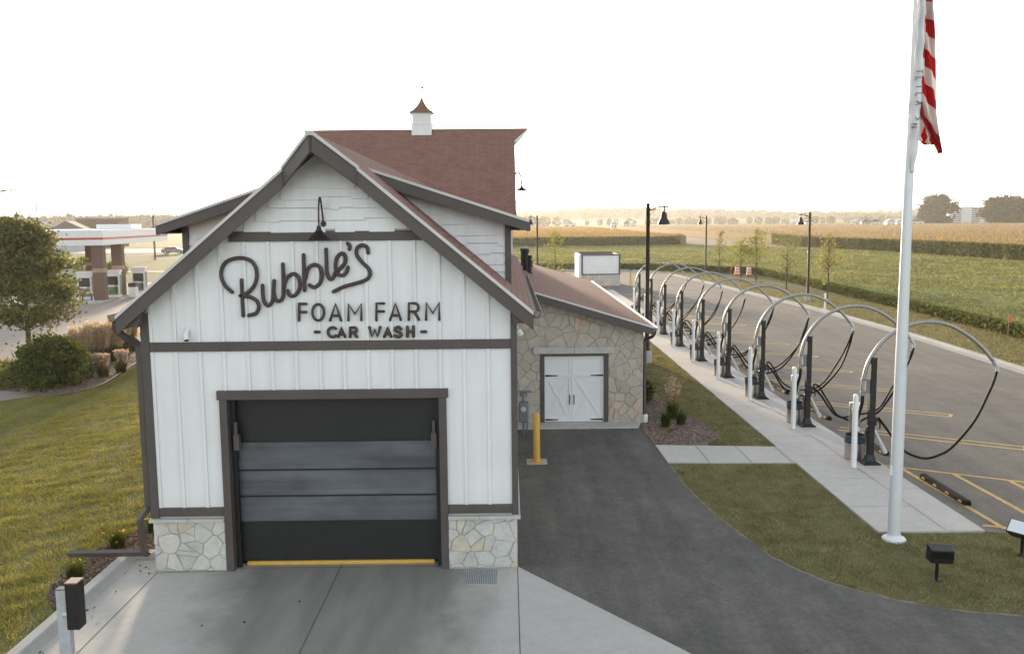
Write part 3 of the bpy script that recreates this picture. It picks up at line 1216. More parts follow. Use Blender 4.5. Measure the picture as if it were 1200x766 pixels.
n2 = noise(t, coords(t, scale=(.55, 1, 1.6)), .9, 4, .6)
cc = ramp(t, n1, [(.3, (.065, .068, .078)), (.7, (.145, .152, .172))])
cc = mixc(t, .6, cc, ramp(t, n2, [(.35, (.045, .046, .050)), (.65, (.165, .172, .19))]))
bsdf(t, out, cc, .38, 0, .5, n1, .05, .01)
M['glazing'] = m
for z0, z1 in ((.775, 1.245), (1.245, 1.715), (1.715, 2.225)):
    sub(MB().box(-4.74, -1.26, DY + .012, DY + .04, z0 + .014, z1 - .014), 'glazed_panel', M['glazing'])
fr = MB()
for z in (.775, 1.245, 1.715, 2.225):
    fr.box(-4.80, -1.20, DY - .006, DY + .05, z - .014, z + .014)
for x0, x1 in ((-4.80, -4.74), (-1.26, -1.20)):
    fr.box(x0, x1, DY - .004, DY + .05, .797, 2.203)
sub(fr, 'door_rail', M['black_metal'], bevel=.004)
sub(MB().box(-4.66, -1.34, DY - .05, DY + .04, .002, .068), 'bottom_seal', M['yellow_paint'], bevel=.015)
# dark bay behind the door so nothing shows through
part(MB().box(-4.93, -1.07, .36, .42, 0, 3.1), 'bay_lining', M['black_panel'])


# main roof with the forward prow at the ridge
YF, YB = -.30, 21.2
EX = 3.45                            # half width to the eave tip


def slope_poly(s, dz, ex=EX, inset=0.0):
    pts = [(0, -.95), (.60, YF), (ex, YF), (ex, YB), (0, YB)]
    return [(BX + s * dx, y + (inset if y < 0 else 0), 7.40 - PITCH_R * dx - dz) for dx, y in pts]


for s in (1, -1):
    rm = MB().prism(slope_poly(s, 0), (0, 0, -.035))
    part(rm, 'roof_slope', M['shingles'])
    sf = MB().prism(slope_poly(s, .085, EX - .01, .03), (0, 0, -.05))
    part(sf, 'soffit', M['fascia_paint'])
    fa, de = MB(), MB()
    for (d0, y0), (d1, y1) in (((0, -.95), (.60, YF)), ((.60, YF), (EX, YF))):
        z0, z1 = 7.40 - PITCH_R * d0, 7.40 - PITCH_R * d1
        a, c = (BX + s * d0, y0, z0), (BX + s * d1, y1, z1)
        nn = Vector((s * (y1 - y0), -(d1 - d0), 0)) if d0 == 0 else Vector((0, -1, 0))
        nn = (Vector((-(c[1] - a[1]), c[0] - a[0], 0)).normalized() * (-1 if (c[0] - a[0]) > 0 else 1)) if d0 == 0 else Vector((0, -1, 0))
        nn = nn * .035
        fa.prism([(a[0], a[1], a[2] - .055), (c[0], c[1], c[2] - .055), (c[0], c[1], c[2] - .315), (a[0], a[1], a[2] - .315)], nn)
        de.prism([(a[0], a[1], a[2] + .006), (c[0], c[1], c[2] + .006), (c[0], c[1], c[2] - .055), (a[0], a[1], a[2] - .055)], nn * 1.6)
    part(fa, 'rake_fascia', M['fascia_paint'])
    part(de, 'drip_edge', M['drip_metal'])
    # eave fascia and gutter
    xe = BX + s * EX
    ze = 7.40 - PITCH_R * EX
    part(MB().box(min(xe, xe - s * .03), max(xe, xe - s * .03), YF + .01, YB - 2, ze - .25, ze - .045), 'eave_fascia', M['fascia_paint'])
    gt = MB()
    x0 = xe + s * .002
    G0, G1 = YF - .03, (10.4 if s > 0 else 18)
    pr = [(0, .0), (0, -.10), (.085, -.10), (.135, -.01), (.135, .012), (.122, .012), (.122, -.005), (.078, -.088), (.012, -.088), (.012, .0)]
    gt.prism([(x0 + s * a, G0, ze + .0 + z) for a, z in pr], (0, G1 - G0, 0))
    gt.prism([(x0 + s * a, G0, ze + z) for a, z in [(0, 0), (0, -.10), (.085, -.10), (.135, 0)]], (0, .012, 0))
    y = .2
    while y < G1:
        gt.box(min(x0, x0 + s * .13), max(x0, x0 + s * .13), y, y + .02, ze + .0, ze + .006)
        y += .45
    part(gt, 'gutter', M['gutter_metal'])
    # dark return under the eave, as the boxed soffit shows at the rake tip
    part(MB().prism([(BX + s * 3.07, YF + .04, wall_top(.1) - .01), (BX + s * 3.44, YF + .04, ze - .06), (BX + s * 3.44, YF + .04, ze - .20), (BX + s * 3.12, YF + .04, ze - .20)], (0, 20, 0)), 'eave_box', M['fascia_paint'])


def shakes(mb, y, zlo, zhi, course, bounds, seed):
    """staggered shingle courses on a wall facing the street; bounds(z) gives the x range at height z"""
    rr = random.Random(seed)
    z = zlo
    k = 0
    while z < zhi:
        b0, b1 = bounds(z + course * 1.1)
        if b1 - b0 > .05:
            x = b0 - rr.uniform(0, .2)
            while x < b1:
                wd_ = rr.choice((.16, .24, .33, .42, .5))
                dz = rr.choice((0, -.004, .024, .034, -.02))
                p0, p1 = max(x, b0), min(x + wd_ - .0015, b1)
                if p1 - p0 > .02:
                    zb = z + dz
                    zt = z + course + .05
                    mb.prism([(p0, y - .046, zb), (p0, y - .004, zt), (p0, y + .0, zt), (p0, y + .0, zb)], (p1 - p0, 0, 0))
                x += wd_
        z += course
        k += 1


sh = MB()
shakes(sh, 0, 5.865, 6.98, .178, lambda z: (BX - max(0, (7.20 - z) / PITCH_R), BX + max(0, (7.20 - z) / PITCH_R)), 3)
sh.prism([(BX - 1.35, -.004, 5.88), (BX + 1.35, -.004, 5.88), (BX, -.004, 7.1)], (0, .004, 0))
part(sh, 'gable_shakes', M['white_paint'])

# shed dormers on both slopes
for s in (1, -1):
    X = lambda a: BX + s * a         # a = distance from the ridge line
    dm = MB()
    dm.prism([(X(.5), 2.0, 6.9), (X(3.08), 2.0, roof_z(X(3.08)) - .1), (X(3.08), 2.0, 5.98), (X(.5), 2.0, 6.8)], (0, .1, 0))
    dm.box(min(X(2.98), X(3.08)), max(X(2.98), X(3.08)), 2.1, 20, 4.6, 5.95)
    dw = part(dm, 'dormer_wall', M['white_paint'])
    sk = MB()
    up = lambda a: 6.03 + .33 * (3.39 - a) - .24

    def bd(z, s=s):
        lo = max(.55, (7.40 - z) / PITCH_R - .12)
        hi = 3.0 if z < up(3.08) else max(lo, 3.39 - (z + .24 - 6.03) / .33)
        return (X(lo), X(hi)) if s > 0 else (X(hi), X(lo))
    shakes(sk, 2.0, 4.85, 6.9, .178, bd, 11 + s)
    sk.build('dormer_shakes', M['white_paint'], dw)
    c0, c1 = sorted((X(2.985), X(3.10)))
    MB().box(c0, c1, 1.930, 2.12, 4.74, 5.95).build('dormer_corner_board', M['trim_paint'], dw, bevel=.005)
    # roof
    a0, a1 = .46, 3.43
    zz = lambda a: 6.03 + .33 * (3.39 - a)
    pl = [(X(a0), 1.60, zz(a0)), (X(a1), 1.60, zz(a1)), (X(a1), 20.8, zz(a1)), (X(a0), 20.8, zz(a0))]
    dr = part(MB().prism(pl, (0, 0, -.035)), 'dormer_roof', M['shingles'])
    pl2 = [(x_, y_ + (.03 if y_ < 2 else 0), z_ - .09) for x_, y_, z_ in pl]
    MB().prism(pl2, (0, 0, -.05)).build('dormer_soffit', M['fascia_paint'], dr)
    MB().prism([(X(a0), 1.60, zz(a0) - .045), (X(a1), 1.60, zz(a1) - .045), (X(a1), 1.60, zz(a1) - .215), (X(a0), 1.60, zz(a0) - .26)], (0, -.03, 0)).build('dormer_fascia', M['fascia_paint'], dr)
    MB().prism([(X(a0), 1.60, zz(a0) + .006), (X(a1), 1.60, zz(a1) + .006), (X(a1), 1.60, zz(a1) - .045), (X(a0), 1.60, zz(a0) - .045)], (0, -.05, 0)).build('dormer_drip_edge', M['drip_metal'], dr)
    e0, e1 = sorted((X(a1), X(a1) + s * .03))
    MB().box(e0, e1, 1.6, 20.8, zz(a1) - .20, zz(a1) - .02).build('dormer_eave_fascia', M['fascia_paint'], dr)
    MB().box(*sorted((X(3.09), X(3.42))), 1.64, 20.8, zz(a1) - .19, zz(a1) - .17).build('dormer_eave_soffit', M['fascia_paint'], dr)

# tall cross barn behind
RYB, RZB, SB = 25.0, 10.02, .675
bw = MB()
BXL, BXR = -7.9, .20
ez = lambda y: RZB - SB * abs(y - RYB)
bw.prism([(BXL, 19.2, 0), (BXL, 30.8, 0), (BXL, 30.8, ez(30.8) - .2), (BXL, 25, RZB - .2), (BXL, 19.2, ez(19.2) - .2)], (BXR - BXL, 0, 0))
barn = part(bw, 'barn_block', M['white_paint'])
for s in (1, -1):
    L0, L1 = -8.3, .36
    ye = RYB - s * 6.2
    pts = [(L0 - .0, ye, ez(ye)), (L1, ye, ez(ye)), (L1, RYB - s * .8, ez(RYB - s * .8)), (.93, RYB, RZB + .02), (-8.85, RYB, RZB + .02), (L0, RYB - s * .8, ez(RYB - s * .8))]
    MB().prism(pts, (0, 0, -.04)).build('barn_roof', M['shingles'], barn)
    pts2 = [(x_, y_, z_ - .045) for x_, y_, z_ in pts]
    MB().prism(pts2, (0, 0, -.10)).build('barn_soffit', M['white_paint'], barn)

# cupola on the barn ridge
cx = -3.68
cu = part(MB().box(cx - .43, cx + .43, 24.57, 25.43, 9.5, 10.22).box(cx - .455, cx + .455, 24.545, 25.455, 10.20, 10.245).box(cx - .41, cx + .41, 24.59, 25.41, 10.245, 10.72), 'cupola', M['white_paint'], bevel=.006)
lv = MB()
for k in range(9):
    lv.box(cx - .30, cx + .30, 24.575, 24.592, 10.30 + .043 * k, 10.325 + .043 * k)
lv.build('cupola_louvre', M['white_plastic'], cu)
cr = MB()
pr = [(.52, 10.70), (.50, 10.74), (.36, 10.83), (.22, 10.98), (.11, 11.17), (.03, 11.37)]
vs, fs = [], []
for r_, z_ in pr:
    vs += [(cx - r_, 25 - r_, z_), (cx + r_, 25 - r_, z_), (cx + r_, 25 + r_, z_), (cx - r_, 25 + r_, z_)]
for i in range(len(pr) - 1):
    for k in range(4):
        a, c = i * 4 + k, i * 4 + (k + 1) % 4
        fs.append((a, c, c + 4, a + 4))
fs += [(3, 2, 1, 0), (20, 21, 22, 23)]
cr.add(vs, fs).build('cupola_roof', M['copper_brown'], cu)
va = MB().tube([(cx, 25, 11.35), (cx, 25, 11.86)], .02, 6).tube([(cx - .16, 25, 11.55), (cx + .16, 25, 11.55)], .017, 5).tube([(cx, 24.84, 11.50), (cx, 25.16, 11.50)], .010, 5)
va.prism([(cx - .02, 24.99, 11.80), (cx + .14, 24.99, 11.70), (cx + .10, 24.99, 11.82), (cx + .17, 24.99, 11.90), (cx + .02, 24.99, 11.86), (cx - .12, 24.99, 11.88)], (0, .02, 0))
va.build('weather_vane', M['lamp_rust'], cu)

# stone annex on the right
AN = 11.05
az = lambda x: 2.93 + .303 * (4.19 - x)
aw = MB()
aw.prism([(.12, AN, -.05), (.93, AN, -.05), (.93, AN, az(.93) - .12), (.12, AN, az(.12) - .12)], (0, .2, 0))
aw.prism([(2.94, AN, -.05), (3.97, AN, -.05), (3.97, AN, az(3.97) - .12), (2.94, AN, az(2.94) - .12)], (0, .2, 0))
aw.prism([(.93, AN, 2.1), (2.94, AN, 2.1), (2.94, AN, az(2.94) - .12), (.93, AN, az(.93) - .12)], (0, .2, 0))
aw.box(3.77, 3.97, AN + .2, 30.6, -.05, az(3.97) - .12)
aw.prism([(.12, 30.6, -.05), (3.97, 30.6, -.05), (3.97, 30.6, az(3.97) - .12), (.12, 30.6, az(.12) - .12)], (0, -.2, 0))


def annex_keep(cell):
    n = (.303, 1)
    l = math.hypot(*n)
    c = clip_half(cell, (n[0] / l, n[1] / l), (2.93 + .303 * 4.19 - .13) / l)
    if len(c) < 3:
        return []
    return [clip_half(c, (1, 0), .925), clip_half(c, (-1, 0), -2.945), clip_half(clip_half(clip_half(c, (0, -1), -2.115), (-1, 0), -.925), (1, 0), 2.945)]


aw.mi = 1
fieldstone(aw, AN, .125, 3.965, .0, 4.2, .33, 5, annex_keep, tmin=.014, tmax=.035)
annex = part(aw, 'annex_stone_wall', [M['mortar_warm'], M['split_warm']])
pl = [(.13, 10.66, az(.13)), (4.22, 10.66, az(4.22)), (4.22, 31, az(4.22)), (.13, 31, az(.13))]
ar = part(MB().prism(pl, (0, 0, -.035)), 'annex_roof', M['shingles'])
MB().prism([(x_, max(y_, 10.69), z_ - .06) for x_, y_, z_ in pl], (0, 0, -.05)).build('annex_soffit', M['fascia_paint'], ar)
MB().prism([(.13, 10.66, az(.13) - .045), (4.20, 10.66, az(4.20) - .045), (4.20, 10.66, az(4.20) - .24), (.13, 10.66, az(.13) - .24)], (0, -.035, 0)).build('annex_fascia', M['fascia_paint'], ar)
MB().prism([(.13, 10.66, az(.13) + .006), (4.22, 10.66, az(4.22) + .006), (4.22, 10.66, az(4.22) - .045), (.13, 10.66, az(.13) - .045)], (0, -.055, 0)).build('annex_drip_edge', M['drip_metal'], ar)
MB().prism([(4.21 + a, 10.62, az(4.22) - .005 + z) for a, z in [(0, 0), (0, -.11), (.08, -.11), (.125, -.01), (.125, .005), (.11, .005), (.07, -.095), (.012, -.095), (.012, 0)]], (0, 20.4, 0)).build('annex_gutter', M['gutter_metal'], ar)
for (x, y, h, r_) in ((.885, 20.7, .72, .075), (.74, 21.7, .92, .125), (.68, 25.2, .80, .085), (1.12, 27.2, .28, .06)):
    z = az(x)
    MB().lathe([(r_ * 1.9, z - .04), (r_ * 1.5, z + .03), (r_, z + .06), (r_, z + h * .78), (r_ * 1.25, z + h * .80), (r_ * 1.25, z + h * .97), (r_ * .7, z + h)], (x, y, 0), 14).build('vent_pipe', M['black_metal'], ar, smooth=True)
part(MB().box(.73, 1.93, AN - .095, AN + .05, 2.115, 2.31).box(1.936, 3.10, AN - .095, AN + .05, 2.115, 2.31), 'door_lintel', M['cast_stone'], bevel=.01)
fr = MB().box(.93, 1.055, AN - .045, AN + .12, .05, 2.11).box(2.815, 2.94, AN - .045, AN + .12, .05, 2.11).box(1.055, 2.815, AN - .045, AN + .12, 2.035, 2.11)
part(fr, 'annex_door_frame', M['trim_paint'], bevel=.005)
for (x0, x1, hx, s) in ((1.057, 1.862, 1.80, 1), (1.868, 2.813, 1.93, -1)):
    DYY = AN + .05
    dl = MB().box(x0, x1, DYY, DYY + .05, .06, 2.033)
    wd_ = .085
    for a, c, o_ in (((x0, .06), (x1, .06 + .13), .024), ((x0 + .001, 1.40), (x1 - .001, 1.40 + .10), .030), ((x0, 1.94), (x1, 2.033), .024), ((x0, .19), (x0 + wd_, 1.94), .024), ((x1 - wd_, .19), (x1, 1.94), .024)):
        dl.box(a[0], c[0], DYY - o_, DYY, a[1], c[1])
    ia, ib, za, zb = x0 + wd_, x1 - wd_, .19, 1.40
    for (p, q, off) in (((ia, zb), (ib, za), .021), ((ib, zb), (ia, za), .016)):
        d = Vector((q[0] - p[0], 0, q[1] - p[1])).normalized()
        n = Vector((-d.z, 0, d.x)) * .035
        p3, q3 = Vector((p[0], DYY, p[1])), Vector((q[0], DYY, q[1]))
        dl.prism([p3 + n, q3 + n, q3 - n, p3 - n], (0, -off, 0))
    for k in range(1, 5):
        xx = x0 + wd_ + (x1 - x0 - 2 * wd_) * k / 5
        dl.box(xx - .004, xx + .004, DYY - .004, DYY, .19, 1.94)
    leaf = part(dl, 'barn_door', M['door_white'], bevel=.003)
    for z in (.125, 1.45):
        h0, h1 = (x0 + .02, x0 + .40) if s > 0 else (x1 - .40, x1 - .02)
        MB().prism([(h0, DYY - .033, z - (.028 if s > 0 else .012)), (h1, DYY - .033, z - (.012 if s > 0 else .028)), (h1, DYY - .033, z + (.012 if s > 0 else .028)), (h0, DYY - .033, z + (.028 if s > 0 else .012))], (0, -.008, 0)).build('strap_hinge', M['black_metal'], leaf)
    MB().tube([(hx, DYY - .02, .58), (hx, DYY - .06, .62), (hx, DYY - .06, .83), (hx, DYY - .02, .87)], .013, 6).build('door_handle', M['black_metal'], leaf)

# downspouts
ds = smooth_path([(-6.53, -.22, 4.40), (-6.53, -.20, 4.28), (-6.42, -.12, 4.12), (-6.30, .02, 4.0), (-6.28, .05, 3.86), (-6.28, .05, 3.0), (-6.28, .05, 1.3), (-6.29, .03, 1.12), (-6.37, -.05, .98), (-6.38, -.06, .86), (-6.38, -.02, .42), (-6.40, .08, .30), (-6.52, .25, .24), (-7.9, .42, .17)], 5)
part(MB().tube(ds, .062, 4, flat=(1, 0, 0)), 'downspout', M['trim_paint'])
ds = smooth_path([(4.27, 10.80, 2.82), (4.27, 10.82, 2.72), (4.20, 10.92, 2.60), (4.06, 11.08, 2.50), (4.03, 11.12, 2.36), (4.03, 11.12, 1.2), (4.03, 11.12, .2)], 5)
dsp = part(MB().tube(ds, .048, 4, flat=(1, 0, 0)), 'downspout', M['trim_paint'])
MB().lathe([(.085, -.02), (.085, .22), (.075, .24), (.06, .25)], (4.05, 11.12, 0), 14).build('drain_boot', M['pvc'], dsp, smooth=True)

# lettering on the front: stroked letters standing off the boards
def stroke_set(mb, strokes, ox, oy, sc, r, y=-.05, smooth=True):
    for st in strokes:
        P = [on_y(ox + px / sc, oy + py / sc, y) for px, py in st]
        P = [Vector((p.x, y, p.z)) for p in P]
        if smooth and len(P) > 2:
            P = smooth_path(P, 6)
        mb.tube(P, r, 10, rnd=True, flat=(0, 1, 0))


script = [
    [(175, 395), (130, 352), (106, 295), (113, 235), (150, 194), (220, 176), (288, 190), (326, 236), (333, 300), (315, 355), (275, 398), (228, 418)],
    [(228, 418), (288, 426), (333, 452), (346, 492), (328, 530), (283, 544)],
    [(236, 318), (240, 430), (246, 545)],
    [(370, 352), (373, 420), (385, 465), (410, 481), (432, 455), (440, 400), (445, 322)],
    [(442, 398), (453, 440), (478, 453), (500, 428), (504, 370), (503, 290), (500, 216)],
    [(505, 378), (522, 312), (560, 279), (594, 291), (609, 340), (600, 390), (570, 419), (543, 413), (532, 386)],
    [(633, 157), (636, 270), (640, 383)],
    [(644, 310), (665, 242), (705, 219), (740, 240), (751, 290), (736, 340), (702, 364), (672, 350)],
    [(778, 121), (780, 200), (784, 272), (802, 311), (824, 302), (838, 268), (872, 240), (902, 200), (898, 158), (874, 148), (846, 178), (838, 232), (850, 276), (884, 288), (908, 268), (918, 236)],
    [(916, 84), (930, 98), (927, 120)],
    [(1048, 142), (1040, 108), (1010, 95), (978, 112), (974, 155), (1008, 203), (1050, 245), (1060, 284), (1030, 318), (960, 341), (890, 361), (826, 392)],
]
m_ = MB()
stroke_set(m_, script, 240, 270, 5.471, .033)
part(m_, 'script_lettering', M['sign_brown'], smooth=True)


def arc(cx_, cy_, rx, ry, a0, a1, n=14):
    return [(cx_ + rx * math.cos(R(a0 + (a1 - a0) * i / n)), cy_ + ry * math.sin(R(a0 + (a1 - a0) * i / n))) for i in range(n + 1)]


foam = [
    [(58, 470), (57, 576)], [(58, 470), (103, 470)], [(57, 522), (103, 522)],
    arc(180, 524, 37, 52, 0, 360, 28),
    [(256, 576), (291, 470), (326, 575)], [(269, 546), (313, 546)],
    [(374, 575), (374, 472), (416, 536), (456, 470), (456, 574)],
    [(553, 575), (553, 467), (601, 467)], [(553, 518), (600, 518)],
    [(641, 573), (675, 467), (709, 572)], [(654, 544), (697, 544)],
    [(761, 572), (761, 466), (798, 466)] + arc(798, 493, 25, 27, -90, 90, 8) + [(761, 520)], [(796, 521), (826, 571)],
    [(872, 571), (873, 464), (915, 531), (955, 463), (956, 571)],
]
for w_ in (foam[:7], foam[7:]):
    m_ = MB()
    stroke_set(m_, w_, 340, 270, 5.47, .0235, smooth=False)
    part(m_, 'capital_lettering', M['sign_brown'], smooth=True)
wash = [
    [(160, 650), (187, 650)],
    arc(272, 651, 29, 30, -48, -312, 14),
    [(309, 680), (329, 622), (351, 680)], [(318, 663), (342, 663)],
    [(385, 681), (385, 622), (412, 622)] + arc(412, 637, 14, 15, -90, 90, 6) + [(385, 652)], [(408, 653), (428, 681)],
    [(508, 621), (525, 680), (543, 634), (560, 680), (577, 620)],
    [(604, 680), (625, 621), (647, 680)], [(613, 662), (638, 662)],
    smooth_path([(711, 631, 0), (697, 619, 0), (677, 625, 0), (677, 642, 0), (706, 655, 0), (712, 671, 0), (694, 682, 0), (671, 673, 0)], 4),
    [(752, 618), (752, 679)], [(791, 615), (791, 678)], [(752, 648), (791, 647)],
    [(843, 648), (870, 648)],
]
wash = [[(p[0], p[1]) for p in s_] for s_ in wash]
for w_ in (wash[:6], wash[6:]):
    m_ = MB()
    stroke_set(m_, w_, 340, 270, 5.47, .027, smooth=False)
    part(m_, 'small_lettering', M['sign_brown'], smooth=True)

# lamps, cameras, meter fixed to or beside the building
def gooseneck(name, label, loc, rz, drop, k):
    o = thing(name, label, 'wall lamp', loc, rz, 'gooseneck wall lamps')
    P = smooth_path([(0, -.01, -.02), (0, -.12, .30), (0, -.25, .47), (0, -.38, .30), (0, -.42, -.06)], 7)
    MB().tube([p * k for p in P], (.016 if k < 1 else .036) * k, 8).build('arm', M['lamp_rust'], o, smooth=True)
    MB().lathe([(.055 * k, 0), (.055 * k, .02)], (0, 0, 0), 12, Matrix.Rotation(R(90), 3, 'X')).build('wall_plate', M['lamp_rust'], o)
    z = -.06 * k
    MB().lathe([(.21 * k, z - .22 * k), (.215 * k, z - .205 * k), (.17 * k, z - .15 * k), (.10 * k, z - .10 * k), (.06 * k, z - .06 * k), (.04 * k, z - .02 * k), (.035 * k, z + .03 * k)], (0, -.42 * k, 0), 20).build('lamp_shade', M['lamp_bronze'], o, smooth=True)
    return o


gooseneck('gooseneck_lamp', 'brown gooseneck lamp above the lettering on the front gable', (-3.06, -.02, 5.98), 0, 0, .92)
gooseneck('gooseneck_lamp', 'brown gooseneck lamp on the tall barn gable end under the roof prow', (.20, 25.0, 7.62), R(90), 0, 1.1)


def camera_box(label, loc, rz):
    o = thing('security_camera', label, 'security camera', loc, rz, 'white security cameras')
    MB().lathe([(.05, 0), (.05, .03), (.03, .05)], (0, 0, .06), 12, Matrix.Rotation(R(90), 3, 'X')).build('mount', M['white_plastic'], o, smooth=True)
    rot = Matrix.Rotation(R(125), 3, 'X') @ Matrix.Rotation(R(15), 3, 'Y')
    MB().lathe([(.034, -.05), (.048, -.04), (.048, .075), (.042, .085)], (0, -.07, -.01), 12, Matrix.Rotation(R(25), 3, 'Z') @ Matrix.Rotation(R(150), 3, 'X')).build('housing', M['white_plastic'], o, smooth=True)
    MB().lathe([(.040, .086), (.040, .092)], (0, -.07, -.01), 12, Matrix.Rotation(R(25), 3, 'Z') @ Matrix.Rotation(R(150), 3, 'X')).build('lens', M['black_metal'], o)


camera_box('small white security camera on the front boards left of the lettering', (-5.42, -.02, 4.15), 0)
camera_box('small white security camera on the right side wall under the eave', (.13, 1.1, 4.02), R(70))

gm = thing('gas_meter', 'grey gas meter with pipes and regulator between white wall and stone annex', 'gas meter', (.40, 9.6, 0))
MB().tube([(0, 0, 0), (0, 0, 1.30)], .035, 8).tube([(-.20, 0, 1.27), (.22, 0, 1.27)], .03, 8).tube([(.02, -.05, .5), (.10, -.05, .38), (.10, -.05, .12), (.02, -.02, .06)], .028, 8).build('pipework', M['gauge_grey'], gm, smooth=True)
MB().box(-.13, .14, -.16, .10, .42, .98).build('meter_body', M['gauge_grey'], gm, bevel=.03)
MB().lathe([(.04, -.06), (.11, -.045), (.11, .045), (.04, .06)], (0, -.02, 1.18), 14).build('regulator', M['gauge_grey'], gm, smooth=True)
MB().lathe([(.075, 0), (.075, .02)], (0, -.165, .80), 14, Matrix.Rotation(R(90), 3, 'X')).build('dial', M['galv'], gm)

gr = MB().box(-.75, -.24, -.76, -.14, .010, .0135)
dg = tag(MB().box(-.76, -.23, -.77, -.13, .009, .014).build('drain_grate', M['galv']), 'square ribbed metal drain grate in the concrete right of the wash door', 'drain grate')
gl = MB()
for k in range(17):
    x = -.745 + .0306 * k
    gl.box(x, x + .012, -.755, -.145, .0145, .0165)
gl.build('grate_bars', M['gauge_grey'], dg)

# ------------------------------------------------------------------ vacuum stations
ORD = ['first', 'second', 'third', 'fourth', 'fifth', 'sixth', 'seventh', 'eighth', 'ninth']
ST = [(8.81, 6.28), (8.62, 10.33), (8.45, 14.39), (8.33, 18.45), (8.22, 22.54), (8.19, 27.0), (8.19, 31.5), (8.20, 36.0), (8.22, 40.8)]


def make_station():
    o = thing('vacuum_station', '', 'vacuum station', (0, 0, 0), 0, 'arched vacuum stations along the sidewalk')
    p = MB().box(-.072, .072, -.072, .072, .03, 2.64)
    p.box(-.078, .078, -.078, .078, 2.64, 2.655)
    post = p.build('post', M['black_metal'], o, bevel=.008)
    b = MB()
    vs = []
    for r_, z in ((.21, .03), (.21, .055), (.12, .12), (.078, .26)):
        vs += [(-r_, -r_, z), (r_, -r_, z), (r_, r_, z), (-r_, r_, z)]
    fs = [(3, 2, 1, 0), (12, 13, 14, 15)]
    for i in range(3):
        for k in range(4):
            fs.append((i * 4 + k, i * 4 + (k + 1) % 4, i * 4 + 4 + (k + 1) % 4, i * 4 + 4 + k))
    b.add(vs, fs).build('post_base', M['black_metal'], o, bevel=.01)
    arch = smooth_path([(-.23, 0, 1.72), (-.225, 0, 2.10), (-.08, 0, 2.62), (.30, 0, 3.13), (.82, 0, 3.42), (1.33, 0, 3.50), (1.78, 0, 3.42), (2.20, 0, 3.20), (2.60, 0, 2.88), (2.93, 0, 2.50)], 7)
    MB().tube(arch, .046, 12).build('arch_tube', M['tube_steel'], o, smooth=True)
    MB().tube([(2.90, 0, 2.53), (2.96, 0, 2.46)], .060, 12).tube([(2.945, 0, 2.48), (3.01, 0, 2.40), (3.01, 0, 2.28)], .044, 10).build('swivel', M['galv'], o, smooth=True)
    br = MB()
    for z in (1.80, 2.11):
        br.box(-.29, .09, -.055, .055, z - .018, z + .018)
    br.box(-.175, -.073, -.05, .05, 1.83, 2.08)
    br.build('bracket', M['gauge_grey'], o, bevel=.004)
    MB().tube(smooth_path([(-.23, 0, 1.74), (-.235, .02, 1.5), (-.27, .12, 1.2), (-.25, .3, .95), (-.2, .42, .85)], 5), .042, 10).build('inlet_hose', M['black_rubber'], o, smooth=True)
    cn = MB().lathe([(.02, .34), (.10, .36), (.135, .44), (.135, 1.36), (.12, 1.40), (.03, 1.42)], (-.12, .72, 0), 18)
    can = cn.build('separator_canister', M['steel'], o, smooth=True)
    lg = MB()
    for a in (30, 150, 270):
        lg.tube([(-.12 + .12 * math.cos(R(a)), .72 + .12 * math.sin(R(a)), .03), (-.12 + .12 * math.cos(R(a)), .72 + .12 * math.sin(R(a)), .5)], .014, 6)
    lg.build('canister_legs', M['galv'], can)
    MB().tube([(.085, -.03, .86), (.19, -.04, .64), (.36, -.05, .30)], [.034, .042, .056], 10).build('claw_nozzle', M['clear_tube'], o, smooth=True)
    hk = MB().box(-.14, .14, -.11, -.073, 1.10, 1.16).tube([(.12, -.09, 1.13), (.17, -.12, 1.05), (.17, -.12, .92)], .02, 6).tube([(-.1, -.09, 1.0), (-.16, -.1, .86), (-.08, -.09, .72)], .022, 6)
    hk.box(-.13, -.073, -.05, .05, .58, .84).box(.073, .12, -.05, .05, .98, 1.2)
    hk.build('hose_hanger', M['black_metal'], o, bevel=.004)
    MB().box(.0725, .0745, -.05, .05, 1.42, 1.78).build('label_plate', M['white_plastic'], o)
    return o


def main_hose(st, w=0.0):
    q = lambda a: random.uniform(-a, a) * w
    h = smooth_path([(3.01, 0, 2.30), (2.96, 0, 2.08), (2.84 + q(.08), q(.06), 1.75), (2.52 + q(.16), q(.12), 1.05 + q(.12)), (2.02 + q(.2), q(.2), .42 + q(.12)), (1.70 + q(.15), q(.2), .22 + q(.08)), (1.38 + q(.15), q(.2), .14 + q(.06)), (1.05 + q(.1), q(.2), .22 + q(.1)), (.74 + q(.1), q(.1), .42 + q(.12)), (.40, -.02, .86 + q(.06)), (.18, -.08, 1.13), (.13, -.10, 1.18)], 5)
    return MB().tube(h, .030, 8).build('hose', M['black_rubber'], st, smooth=True)


def second_hose(st):
    q = lambda a: random.uniform(-a, a)
    h = smooth_path([(2.97, 0, 2.20), (2.84 + q(.03), .04, 1.76), (2.50 + q(.06), .06 + q(.05), 1.08 + q(.06)), (1.98 + q(.08), .08 + q(.06), .50 + q(.06)), (1.48 + q(.1), .10 + q(.1), .26 + q(.06)), (1.05 + q(.08), .12 + q(.08), .34 + q(.08)), (.66 + q(.06), .08, .66 + q(.08)), (.36, .02, 1.12 + q(.06)), (.2, -.06, 1.26), (.12, -.09, 1.22)], 5)
    return MB().tube(h, .026, 8).build('hose', M['black_rubber'], st, smooth=True)


